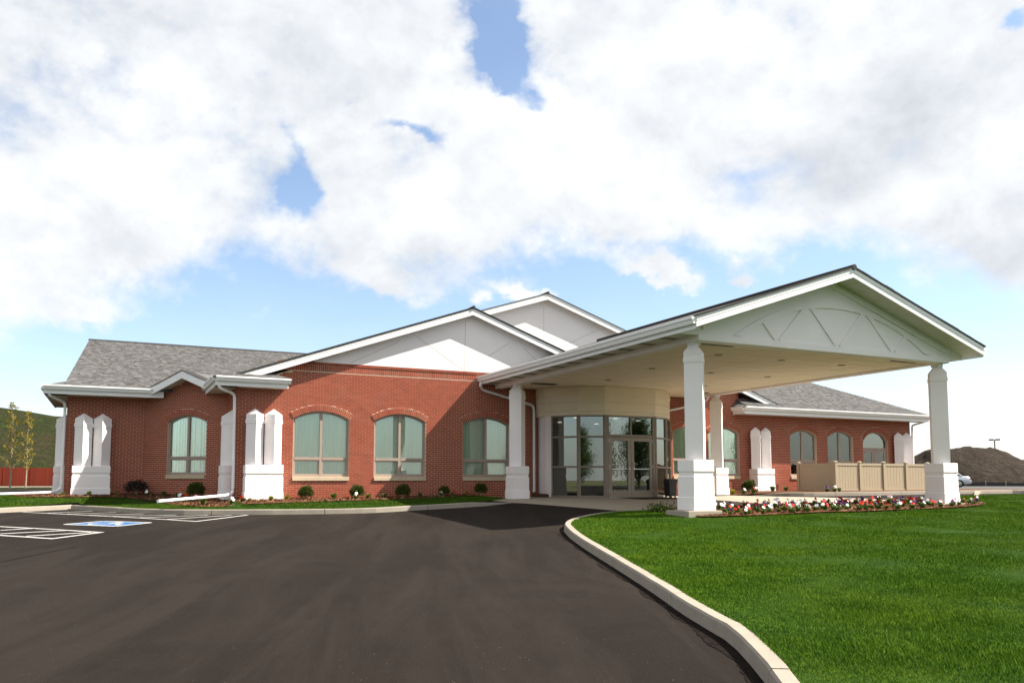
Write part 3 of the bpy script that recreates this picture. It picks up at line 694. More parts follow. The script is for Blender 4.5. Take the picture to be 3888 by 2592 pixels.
# --- frames of the walls
fA = Fr((1.287, 0), (1, 0)); LA = 11.90 - 1.287
rakeA = lambda X: 6.40 - .353 * abs(9.17 - X)
f45 = Fr((-1.148, 4.308), (1, -1)); L45 = 2.435 * 2 ** .5
fL = Fr((-3.518, 4.308), (1, 0)); LL = 2.37
fS = Fr((1.287, 1.873), (0, -1)); LS = 1.873
fB = Fr((16.9, 0), (1, 0)); LB = 31.7 - 16.9
fE = Fr((-3.518, 9.5), (0, -1)); LE = 9.5 - 4.308
WA = [Hole(x - 1.287, .905, .60, 1.315, 2.85, .25) for x in (3.979, 6.643, 9.837)]
W45 = [Hole(1.80, .80, .665, 1.372, 2.81, .22)]
WB = [Hole(x - 16.9, w, .665, 1.452, 2.80, .25) for x, w in ((18.77, .80), (20.56, .80), (24.94, .77), (27.16, .77))]
WD = Hole(29.386 - 16.9, .80, .12, 2.05, 2.83, .42)
zAtop = lambda s: max(3.5, min(4.145, rakeA(s + 1.287) - .06))
z45top = lambda s: max(3.5, min(4.2, 4.13 - .40 * abs(s - 1.95)))
zBtop = lambda s: max(3.42, min(4.0, 3.62 + .353 * (23.0 - (s + 16.9))))
brick_wall(fA, LA, -.08, zAtop, WA)
brick_wall(f45, L45, -.02, z45top, W45)
brick_wall(fL, LL, 0.0, lambda s: 3.55, [])
brick_wall(fS, LS, -.05, lambda s: 3.55, [])
brick_wall(fE, LE, 0.0, lambda s: 3.55, [])
wB = brick_wall(fB, LB, 0.0, zBtop, WB + [WD])

# bricks: the 300 that show largest are parts, the rest one stuff part
def brick_geo(q, fr, p0, p1, za, r, d=.004, dep=.008):
    a, b, c, e = fr.p(p0, za, d), fr.p(p1, za, d), fr.p(p1, za + BH, d), fr.p(p0, za + BH, d)
    A, B, Cc, E = fr.p(p0, za, d - dep), fr.p(p1, za, d - dep), fr.p(p1, za + BH, d - dep), fr.p(p0, za + BH, d - dep)
    i = len(q.v); q.v += [a, b, c, e, A, B, Cc, E]
    for f in ((0, 1, 2, 3), (4, 5, 1, 0), (3, 2, 6, 7), (4, 0, 3, 7), (1, 5, 6, 2)): q.f.append(tuple(i + k for k in f)); q.r.append(r)
brick_jobs.sort(key=lambda j: j[0])
bq = MB(); bq.box(-BL / 2, BL / 2, -.004, .003, 0, BH); bme = bq.mesh('brick', 'brick')
stuff = {}
for k, (d, fr, p0, p1, za, w) in enumerate(brick_jobs):
    if k < 300 and fr is fA:
        c = fr.p((p0 + p1) / 2, za); o = link('brick', bme, w, loc=(c[0], c[1] - random.uniform(0, .002), c[2]))
    else:
        brick_geo(stuff.setdefault(w.name, (w, MB()))[1], fr, p0, p1, za, random.uniform(.001, .999), .004 + random.uniform(0, .0015))
for w, q in stuff.values():
    me = bpy.data.meshes.new('brickwork'); me.from_pydata(q.v, [], q.f)
    at = me.attributes.new('rnd', 'FLOAT', 'FACE'); at.data.foreach_set('value', np.array(q.r, np.float32)); me.materials.append(MATS['brick'])
    link('brickwork', me, w, kind='stuff')

# soldier and rowlock courses under the white gables
def courses(fr, s0, s1, zs, wall, single):
    st = MB(); x = s0
    while x < s1:
        for (z0, z1, d) in ((zs, zs + .197, .006), (zs + .207, zs + .292, .026)):
            q = MB() if single else st
            q.prism([(x + .0065, z0), (x + .0612, z0), (x + .0612, z1), (x + .0065, z1)], fr, -.01, d + random.uniform(0, .0015), random.uniform(.001, .999))
            if single: q.build('soldier_brick', 'brick', wall)
        x += CO
    if not single: st.build('soldier_course', 'brick', wall, kind='stuff')
    b = MB(); b.prism([(s0, zs - .005), (s1, zs - .005), (s1, zs + .297), (s0, zs + .297)], fr, -.02, .003); b.build('course_mortar', 'mortar', wall)
wallA = bpy.data.objects['brick_wall']
courses(fA, 3.45 - 1.287 - .9, 10.2 - 1.287, 4.15, wallA, True)
courses(fB, .2, 21.3 - 16.9, 4.0 - .005, wB, False)

# windows
def window(fr, h, curtain='curtain', name='window', door=False, ring_single=True, wall=None, sillw=.02, drape_gap=False):
    D0, D1 = -.135, -.075
    def arc(inset, n=14, lo=None, hi=None):
        lo = h.c - h.w + inset if lo is None else lo; hi = h.c + h.w - inset if hi is None else hi
        R = h.R - inset
        return [(x, h.zc + math.sqrt(max(R * R - (x - h.c) ** 2, 0))) for x in np.linspace(lo, hi, n)]
    zb = h.zs + (.125 if not door else 0.0)
    q = MB(); t = .062
    o = arc(0.001); i = arc(t)
    # outer ring of the frame
    for k in range(len(o) - 1): q.prism([i[k], i[k + 1], o[k + 1], o[k]], fr, D0, D1)
    for sg in (-1, 1):
        x0, x1 = sorted((h.c + sg * (h.w - .001), h.c + sg * (h.w - t)))
        zi = i[0][1]; zo = o[0][1]
        q.prism([(x0, zb), (x1, zb), (x1, zi if sg < 0 else zo), (x0, zo if sg < 0 else zi)], fr, D0, D1)
    if not door: q.prism([(h.c - h.w + t, zb), (h.c + h.w - t, zb), (h.c + h.w - t, zb + t), (h.c - h.w + t, zb + t)], fr, D0, D1 - .001)
    m2 = .042
    top = h.apex - t
    q.prism([(h.c - m2, zb + (t if not door else 0)), (h.c + m2, zb + (t if not door else 0)), (h.c + m2, (top + .004) if not door else h.zt), (h.c - m2, (top + .004) if not door else h.zt)], fr, D0, D1 + .003)
    for sg in (-1, 1):
        x0, x1 = sorted((h.c + sg * m2, h.c + sg * (h.w - t)))
        q.prism([(x0, h.zt - .045), (x1, h.zt - .045), (x1, h.zt + .045), (x0, h.zt + .045)], fr, D0, D1 + .008)
        if not door:                                   # sash of the lower light
            za, zc = zb + t, h.zt - .045; e = .035
            for a, b, c, d in ((x0, x1, za, za + e), (x0, x1, zc - e, zc), (x0, x0 + e, za + e, zc - e), (x1 - e, x1, za + e, zc - e)):
                q.prism([(a, c), (b, c), (b, d), (a, d)], fr, D0 + .012, D1 - .012)
        else:                                          # door leaves
            za, zc = zb, h.zt - .045; e = .115
            for a, b, c, d in ((x0, x1, za, za + .22), (x0, x1, zc - e, zc), (x0, x0 + e, za + .22, zc - e), (x1 - e, x1, za + .22, zc - e)):
                q.prism([(a, c), (b, c), (b, d), (a, d)], fr, D0 + .012, D1 - .012)
    wf = q.build(name, 'window_frame', bld)
    dg = (D0 + D1) / 2 - .01
    for sg in (-1, 1):
        x0, x1 = sorted((h.c + sg * (m2 - .01), h.c + sg * (h.w - t + .01)))
        if not door:
            a = arc(t - .01, 9, x0, x1); g = MB()
            g.prism([(x0, h.zt + .02), (x1, h.zt + .02)] + a[::-1], fr, dg - .004, dg + .004); g.build('pane', 'glass_green', wf)
        g = MB(); zl = zb + t - .01 if not door else zb + .2
        g.prism([(x0, zl), (x1, zl), (x1, h.zt - .04), (x0, h.zt - .04)], fr, dg - .004, dg + .004); g.build('pane', 'glass_green', wf)
    if door:
        a = arc(t - .01, 15); g = MB(); g.prism([(a[0][0], h.zt + .04), (a[-1][0], h.zt + .04)] + a[::-1], fr, dg - .004, dg + .004); g.build('pane', 'glass_entry', wf)
    else:
        g = MB(); g.prism([(h.c - h.w - .005, h.zs), (h.c + h.w + .005, h.zs), (h.c + h.w + .005, h.zs + .123), (h.c - h.w - .005, h.zs + .123)], fr, -.13, .05)
        bevel(g.build('sill', 'sill_stone', wf), .006, 1)
    # pleated curtain inside, and the dim room edge behind it
    q = MB(); x = h.c - h.w - .1; ztopc = h.apex + .1 if not door else h.zt
    while x < h.c + h.w + .1:
        wd = random.uniform(.075, .13); an = random.uniform(.05, .6); dd = wd * math.tan(an); d = -.165 - random.uniform(0, .03)
        n_ = 5; pr_ = [(x + wd * 1.12 * k / n_, d - dd * (1 - k / n_) - .012 * math.sin(math.pi * k / n_)) for k in range(n_ + 1)]
        for (xa, da), (xb_, db) in zip(pr_[:-1], pr_[1:]): q.face([fr.p(xa, h.zs - .05, da), fr.p(xb_, h.zs - .05, db), fr.p(xb_, ztopc, db), fr.p(xa, ztopc, da)])
        x += wd
    q.build('curtain', curtain, wf, smooth=True)
    # arch of brick on edge
    W = bld if wall is None else wall
    st = MB(); n = int(round(2 * h.th * (h.R + h.ring / 2) / CO))
    for k in range(n):
        a0 = -h.th + 2 * h.th * (k + .1) / n; a1 = -h.th + 2 * h.th * (k + .9) / n
        q = MB() if ring_single else st
        P = lambda R, a: (h.c + R * math.sin(a), h.zc + R * math.cos(a))
        q.prism([P(h.R + .003, a0), P(h.R + .003, a1), P(h.R + h.ring - .004, a1), P(h.R + h.ring - .004, a0)], fr, -.05, .03 + random.uniform(0, .002), random.uniform(.001, .999))
        if ring_single: q.build('arch_brick', 'brick', wf)
    if not ring_single: st.build('arch_brickwork', 'brick', wf, kind='stuff')
    b = MB(); m_ = 20
    for k in range(m_):
        a0 = -h.th + 2 * h.th * k / m_; a1 = -h.th + 2 * h.th * (k + 1) / m_
        P = lambda R, a: (h.c + R * math.sin(a), h.zc + R * math.cos(a))
        b.prism([P(h.R, a0), P(h.R, a1), P(h.R + h.ring, a1), P(h.R + h.ring, a0)], fr, -.04, .026)
    b.build('arch_mortar', 'mortar', wf)
    return wf
for h in WA: window(fA, h)
window(f45, W45[0])
for h in WB[:2]: window(fB, h)
for h in WB[2:]: window(fB, h)
window(fB, WD, 'curtain_white', 'french_door', door=True)
# shallow dark rooms behind the curtains so that no daylight shows through
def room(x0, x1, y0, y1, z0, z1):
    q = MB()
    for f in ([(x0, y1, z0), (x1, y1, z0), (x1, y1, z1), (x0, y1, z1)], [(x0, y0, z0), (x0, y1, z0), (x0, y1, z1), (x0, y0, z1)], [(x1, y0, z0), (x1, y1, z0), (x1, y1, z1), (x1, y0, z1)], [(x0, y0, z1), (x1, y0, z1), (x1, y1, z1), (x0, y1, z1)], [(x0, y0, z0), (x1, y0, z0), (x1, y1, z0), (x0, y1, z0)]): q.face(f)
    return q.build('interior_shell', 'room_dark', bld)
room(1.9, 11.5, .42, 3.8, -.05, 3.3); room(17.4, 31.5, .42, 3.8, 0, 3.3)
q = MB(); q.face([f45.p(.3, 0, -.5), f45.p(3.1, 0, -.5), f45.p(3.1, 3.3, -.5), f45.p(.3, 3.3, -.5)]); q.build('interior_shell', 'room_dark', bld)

# twin pilasters
def diamond(c, half, z):
    return [(c[0] - half, c[1], z), (c[0], c[1] - half, z), (c[0] + half, c[1], z), (c[0], c[1] + half, z)]
def shaft_rings(c, half, z0, zs, apex=0.0):
    """zs = shaft top, band top, neck top, apex"""
    R = [(half, z0), (half, zs[0]), (half + .022, zs[0] + .001), (half + .022, zs[1]), (half + .004, zs[1] + .012), (half + .004, zs[2]), (apex, zs[3])]
    return [diamond(c, h, z) for h, z in R]
def plinth_mesh(corners, zb, zt):
    """corners(offset) -> 4 points; stepped base, block, recessed neck, cap"""
    H = zt - zb; R = [(.022, 0), (.022, .255), (.012, .262), (.006, .262), (.006, .665), (-.004, .675), (-.012, .680), (-.012, .765), (.006, .770), (.006, .992), (-.002, 1.0)]
    q = MB(); q.loft([[(x, y, zb + H * k) for x, y in corners(o)] for o, k in R]); return q
def pilaster(fr, s, zb, dep=.565, hw=.56, zt=1.085):
    cor = lambda o: [fr.p(s - hw - o, 0, -.02)[:2], fr.p(s + hw + o, 0, -.02)[:2], fr.p(s + hw + o, 0, dep + o)[:2], fr.p(s - hw - o, 0, dep + o)[:2]]
    p = bevel(plinth_mesh(cor, zb, zt).build('pilaster', 'stucco', bld), .006, 1)
    for sg in (-1, 1):
        c = fr.p(s + sg * .28, 0, dep * .5 if dep > .55 else dep - .275)
        q = MB(); q.loft(shaft_rings(c, .262, zt - .01, (2.37, 2.49, 2.655, 2.835), .004)); q.build('pilaster_shaft', 'stucco', p)
pilaster(fA, .834, -.06); pilaster(fL, .80, .10, .56); pilaster(fS, LS - .834, -.02, .29); pilaster(fE, LE - .85, .10, .34)
pilaster(fB, 22.33 - 16.9, .15, .5, .46); pilaster(fB, 30.95 - 16.9, .15, .45, .46)

# --- white gables and rakes
def gable_wall(name, y, cx, apex, slope, zb, xl, xr, mat='stucco', d=.12, bottom=None):
    q = MB(); fr = Fr((0, y), (1, 0))
    zl = max(zb, apex - slope * (cx - xl)); zr = max(zb, apex - slope * (xr - cx))
    poly = [(xl, zb), (xr, zb)] + ([(xr, zr)] if zr > zb + .01 else []) + [(cx, apex)] + ([(xl, zl)] if zl > zb + .01 else [])
    q.prism(poly, fr, -d, .02); return q.build(name, mat, bld)
gA = gable_wall('gable', 0, 9.17, 6.53, .353, 4.445, 3.7, 14.6)
def rake(parent, y0, y1, cx, apex, slope, xl, xr, h=.24, th=.05):
    """rake boards, soffit and dark drip edge of a front gable; y0 front, y1 wall"""
    for sg, xe in ((-1, xl), (1, xr)):
        ze = apex - slope * abs(xe - cx)
        q = MB()
        q.loft([[(cx, y0, apex - h), (cx, y0 + th, apex - h), (cx, y0 + th, apex), (cx, y0, apex)], [(xe, y0, ze - h), (xe, y0 + th, ze - h), (xe, y0 + th, ze), (xe, y0, ze)]])
        b = q.build('rake_board', 'white_metal', parent)
        q = MB()      # upper trim, a second thinner board proud of the first
        q.loft([[(cx, y0 - .009, apex - .085), (cx, y0 + .02, apex - .085), (cx, y0 + .02, apex + .012), (cx, y0 - .009, apex + .012)], [(xe, y0 - .009, ze - .085), (xe, y0 + .02, ze - .085), (xe, y0 + .02, ze + .012), (xe, y0 - .009, ze + .012)]])
        q.build('rake_trim', 'white_metal', b)
        q = MB()
        q.loft([[(cx, y0 - .04, apex + .013), (cx, y1 + .1, apex + .013), (cx, y1 + .1, apex + .04), (cx, y0 - .04, apex + .04)], [(xe, y0 - .04, ze + .013), (xe, y1 + .1, ze + .013), (xe, y1 + .1, ze + .04), (xe, y0 - .04, ze + .04)]])
        q.build('shingle_edge', 'drip_edge', b)
        n = max(3, int(abs(xe - cx) / .31)); 
        for k in range(n):   # soffit boards under the overhang
            xa = cx + (xe - cx) * k / n; xb = cx + (xe - cx) * (k + .93) / n
            za = apex - h * .55 - slope * abs(xa - cx); zb = apex - h * .55 - slope * abs(xb - cx)
            q = MB(); q.hexa([(xa, y0 + th, za), (xb, y0 + th, zb), (xb, y1, zb), (xa, y1, za), (xa, y0 + th, za + .02), (xb, y0 + th, zb + .02), (xb, y1, zb + .02), (xa, y1, za + .02)]); q.build('soffit_board', 'soffit_white', b)
rake(bld, -.34, 0, 9.17, 6.66, .353, 1.22, 15.6)
def groove(fr, a, b, parent, w=.022):
    a = np.array(a); b = np.array(b); t = (b - a) / np.linalg.norm(b - a); n = np.array([-t[1], t[0]]) * w / 2
    q = MB(); q.prism([tuple(a + n), tuple(a - n), tuple(b - n), tuple(b + n)], fr, .015, .0225); q.build('score_line', 'groove', parent)
fG = Fr((0, 0), (1, 0))
groove(fG, (8.98, 4.45), (9.0, 6.2), gA); groove(fG, (8.95, 4.47), (7.2, 5.55), gA); groove(fG, (9.03, 4.47), (10.75, 5.6), gA); groove(fG, (4.9, 4.5), (6.6, 5.35), gA); groove(fG, (11.3, 5.45), (12.4, 4.6), gA)
gR = gable_wall('gable', 4.4, 14.5, 8.475, .33, 4.4, 7.0, 22.0)
rake(bld, 4.0, 4.4, 14.5, 8.60, .33, 7.0, 22.0)
fGR = Fr((0, 4.4), (1, 0))
groove(fGR, (14.5, 5.0), (14.5, 8.1), gR); groove(fGR, (14.5, 6.0), (17.2, 7.3), gR)
gable_wall('gable', .0, 18.2, 5.43, .353, 4.29, 16.95, 21.2)
rake(bld, -.36, 0, 18.2, 5.55, .353, 17.2, 23.25, .22)

# --- roofs
def roof_slab(name, pts, mat='shingle', th=.03, parent=None, **kw):
    q = MB(); n = len(pts); q.loft([[(x, y, z - th) for x, y, z in pts], [tuple(p) for p in pts]]); return q.build(name, mat, parent or bld, **kw)
def span(poly, t):
    xs = []
    n = len(poly)
    for i in range(n):
        (s0, t0), (s1, t1) = poly[i], poly[(i + 1) % n]
        if min(t0, t1) - 1e-9 <= t <= max(t0, t1) + 1e-9 and abs(t1 - t0) > 1e-9: xs.append(s0 + (s1 - s0) * (t - t0) / (t1 - t0))
    return min(xs), max(xs)
def shingles(parent, P0, e, g, poly, row=.142):
    """real shingle tabs: P0 eave start, e along eave, g up the slope (unit vectors), poly in (s, t)"""
    P0 = np.array(P0, float); e = np.array(e, float); e /= np.linalg.norm(e); g = np.array(g, float); g /= np.linalg.norm(g); nrm = np.cross(e, g); 
    if nrm[2] < 0: nrm = -nrm
    T = max(p[1] for p in poly); smin = min(p[0] for p in poly); smax = max(p[0] for p in poly); q = MB()
    k = 0
    while k * row < T:
        t0 = k * row; s = smin - random.uniform(0, .3)
        while s < smax:
            w = random.choice((.07, .09, .11, .14, .18)); a, b = s, s + w; s += w + .003
            tt = min(t0 + row * 1.05, T); lo0, hi0 = span(poly, t0); lo1, hi1 = span(poly, tt)
            a0, b0 = max(a, lo0), min(b, hi0); a1, b1 = max(a, lo1), min(b, hi1)
            if b0 - a0 < .01 and b1 - a1 < .01: continue
            b0 = max(a0, b0); b1 = max(a1, b1); a0 = min(a0, b0); a1 = min(a1, b1)
            lf = random.choice((.005, .009, .013))
            A = P0 + e * a0 + g * t0; B = P0 + e * b0 + g * t0; C2 = P0 + e * b1 + g * tt; D2 = P0 + e * a1 + g * tt
            r = random.uniform(.001, .999)
            q.face([A + nrm * lf, B + nrm * lf, C2 + nrm * .003, D2 + nrm * .003], r); q.face([A - nrm * .002, B - nrm * .002, B + nrm * lf, A + nrm * lf], r)
        k += 1
    me = bpy.data.meshes.new('shingle_tabs'); me.from_pydata([tuple(v) for v in q.v], [], q.f)
    at = me.attributes.new('rnd', 'FLOAT', 'FACE'); at.data.foreach_set('value', np.array(q.r, np.float32)); me.materials.append(MATS['shingle'])
    return link('shingle_tabs', me, parent, kind='stuff')
# left wing front slope
sl_ = (6.22 - 3.66) / (10 - 3.45); gl = np.array([0, 1, sl_]); Ls = math.hypot(6.55, 2.56)
rl = roof_slab('roof', [(-3.62, 3.45, 3.64), (1.5, 3.45, 3.64), (9.0, 10, 6.20), (-3.11, 10, 6.20)])
shingles(rl, (0, 3.45, 3.66), (1, 0, 0), gl, [(-3.62, 0), (1.2, 0), (8.6, Ls), (-3.11, Ls)])
roof_slab('roof', [(-3.11, 10, 6.20), (9, 10, 6.20), (9, 17, 3.6), (-3.11, 17, 3.6)])
q = MB(); q.loft([[(-3.14, 9.9, 6.2), (-3.14, 10.1, 6.2), (-3.14, 10, 6.26)], [(9, 9.9, 6.2), (9, 10.1, 6.2), (9, 10, 6.26)]]); q.build('ridge_cap', 'drip_edge', rl)
q = MB(); q.prism([(0, 3.5), (5.69, 3.5), (0, 6.1)], Fr((-2.9, 10), (0, -1)), -.1, .02); q.build('gable', 'stucco', bld)
shl = roof_slab('roof', [(-4.18, 3.45, 3.66), (-3.6, 3.45, 3.66), (-3.6, 4.1, 3.88)], th=.02)
# gable A slopes, rear gable slopes
roof_slab('roof', [(1.22, -.36, 3.85), (9.17, -.36, 6.66), (9.17, 12, 6.66), (1.22, 12, 3.85)]); roof_slab('roof', [(9.17, -.36, 6.66), (16.5, -.36, 4.07), (16.5, 12, 4.07), (9.17, 12, 6.66)])
q = MB(); q.tube([(9.17, -.4, 6.69), (9.17, 6, 6.69)], .06, 6); q.build('ridge_cap', 'drip_edge', bld)
roof_slab('roof', [(7.0, 4.0, 6.125), (14.5, 4.0, 8.6), (14.5, 20, 8.6), (7.0, 20, 6.125)]); roof_slab('roof', [(14.5, 4.0, 8.6), (22, 4.0, 6.125), (22, 20, 6.125), (14.5, 20, 8.6)])
q = MB(); q.tube([(14.5, 3.95, 8.64), (14.5, 12, 8.64)], .07, 6); q.build('ridge_cap', 'drip_edge', bld)
roof_slab('roof', [(18.2, -.36, 5.55), (23.25, -.36, 3.767), (23.25, 5, 3.767), (18.2, 5, 5.55)]); roof_slab('roof', [(17.2, -.36, 5.197), (18.2, -.36, 5.55), (18.2, 5, 5.55), (17.2, 5, 5.197)])
# right wing hip roof
mR = .47; gR_ = np.array([0, 1, mR]); k_ = math.hypot(1, mR); T = 8.5
rr = roof_slab('roof', [(21.25, -.78, 3.60), (32.28, -.78, 3.60), (32.28 - T, -.78 + T, 3.60 + mR * T), (21.25, -.78 + T, 3.60 + mR * T)])
shingles(rr, (0, -.78, 3.615), (1, 0, 0), gR_, [(21.2, 0), (32.28, 0), (32.28 - T, T * k_), (21.2, T * k_)])
roof_slab('roof', [(32.28, -.78, 3.60), (32.28, 18, 3.60), (32.28 - T, 18 - T, 3.60 + mR * T), (32.28 - T, -.78 + T, 3.60 + mR * T)])
# small hipped return left of gable A
r1 = roof_slab('roof', [(.52, -.68, 3.74), (2.9, -.68, 3.74), (2.35, -.02, 4.0), (1.25, -.02, 4.0)], th=.02)
shingles(r1, (0, -.68, 3.75), (1, 0, 0), (0, .66, .26), [(.52, 0), (2.9, 0), (2.35, .7), (1.25, .7)])
roof_slab('roof', [(.52, -.68, 3.74), (1.25, -.02, 4.0), (1.25, 3.5, 4.0), (.52, 3.5, 3.74)], th=.02)
r3 = roof_slab('roof', [(20.95, -.74, 3.605), (23.2, -.74, 3.605), (23.2, .02, 3.90), (21.35, .02, 3.90)], th=.02)
shingles(r3, (0, -.74, 3.612), (1, 0, 0), (0, .76, .295), [(20.95, 0), (23.2, 0), (23.2, .8), (21.35, .8)])
roof_slab('roof', [(20.95, -.74, 3.605), (21.35, .02, 3.90), (21.0, .02, 3.70)], th=.02)

# --- eaves: gutter, fascia, soffit
GUT = [(0, 0), (-.075, 0), (-.088, .03), (-.10, .06), (-.125, .085), (-.125, .125), (-.108, .125), (-.108, .115), (0, .115)]
def eave(a, b, nrm, ztop, wall_d, parent=None, fas=.135, ext=(0, 0), gut_h=1.25, capends=True):
    """a, b: fascia line in plan; nrm outward; wall_d: distance from fascia back to the wall"""
    parent = parent or bld
    a = np.array(a, float); b = np.array(b, float); n = np.array(nrm, float); t = (b - a) / np.linalg.norm(b - a)
    zg = ztop - .125 * gut_h
    q = MB(); q.loft([[(p[0] - n[0] * u, p[1] - n[1] * u, zg + v * gut_h) for u, v in GUT] for p in (a - t * .0, b + t * ext[0])]); g = q.build('gutter', 'white_metal', parent)
    b2 = b + t * ext[1]
    q = MB(); f = lambda p, d, z: (p[0] - n[0] * d, p[1] - n[1] * d, z)
    q.hexa([f(a, .002, zg - fas), f(b2, .002, zg - fas), f(b2, .03, zg - fas), f(a, .03, zg - fas), f(a, .002, ztop - .02), f(b2, .002, ztop - .02), f(b2, .03, ztop - .02), f(a, .03, ztop - .02)]); q.build('fascia', 'white_metal', g)
    q = MB(); z = zg - fas + .02
    q.hexa([f(a, .03, z), f(b2, .03, z), f(b2, wall_d, z), f(a, wall_d, z), f(a, .03, z + .015), f(b2, .03, z + .015), f(b2, wall_d, z + .015), f(a, wall_d, z + .015)]); q.build('soffit', 'soffit_white', g)
    return g
eave((-4.18, 3.5), (-.97, 3.5), (0, -1), 3.69, .85, ext=(0, .36))
eave((.62, -.62), (2.78, -.62), (0, -1), 3.765, .64, ext=(.06, 0)); eave((.62, 3.2), (.62, -.60), (-1, 0), 3.765, .70)
eave((21.05, -.72), (32.2, -.72), (0, -1), 3.63, .74, fas=.15); eave((21.05, .0), (21.05, -.70), (-1, 0), 3.63, .3, fas=.15)
eave((-4.18, 9.5), (-4.18, 3.52), (-1, 0), 3.69, .66)
# small gable over the angled window
fr = Fr(f45.O + f45.n * .5, (1, -1)); ax_, az_, sp_ = 1.95, 4.25, .405
sg_root = None
for sg, xe in ((-1, .60), (1, 3.2)):
    ze = az_ - sp_ * abs(xe - ax_); q = MB()
    q.prism([(ax_, az_ - .25), (ax_, az_), (xe, ze), (xe, ze - .25)], fr, -.04, 0); b = q.build('rake_board', 'white_metal', bld)
    q = MB(); q.prism([(ax_, az_ + .001), (ax_, az_ + .025), (xe, ze + .025), (xe, ze + .001)], fr, -.55, .02); q.build('shingle_edge', 'drip_edge', b)
    q = MB(); q.prism([(ax_, az_ - .17), (ax_, az_ - .15), (xe, ze - .15), (xe, ze - .17)], fr, -.52, -.04); q.build('soffit', 'soffit_white', b)
    A = fr.p(ax_, az_ + .02, 0); B = fr.p(xe, ze + .02, 0); C_ = fr.p(xe, ze + .02, -1.2 if sg < 0 else -1.4); Dp = fr.p(ax_, az_ + .02, -2.4)
    roof_slab('roof', [A, B, C_, Dp] if sg > 0 else [B, A, Dp, C_], th=.015)

# --- downspouts
def downspout(path, parent=None, w=.046):
    P = [Vector(p) for p in path]; Q = [P[0]]
    for k in range(1, len(P) - 1):
        a, b, c = P[k - 1], P[k], P[k + 1]; d1 = min(.16, (a - b).length * .4); d2 = min(.16, (c - b).length * .4)
        p0 = b + (a - b).normalized() * d1; p1 = b + (c - b).normalized() * d2
        for t in np.linspace(0, 1, 5): Q.append(p0 * (1 - t) ** 2 + b * 2 * t * (1 - t) + p1 * t * t)
    Q.append(P[-1]); q = MB(); q.tube(Q, w, 8); return q.build('downspout', 'white_metal', parent or bld, smooth=False)
downspout([(.70, -.60, 3.60), (.72, -.58, 3.40), (1.22, -.14, 3.28), (1.24, -.11, 3.1), (1.26, -.11, .20), (.95, -.55, .155), (-.98, -3.05, .06)])
downspout([(-4.05, 3.52, 3.52), (-4.02, 3.56, 3.34), (-3.62, 4.2, 3.2), (-3.58, 4.24, 3.05), (-3.60, 4.24, .30), (-3.9, 4.0, .22), (-6.2, 3.3, .16)])
downspout([(32.1, -.6, 3.45), (32.1, -.55, 3.35), (31.78, -.1, 3.2), (31.76, -.08, 3.1), (31.76, -.08, .2)], w=.045)

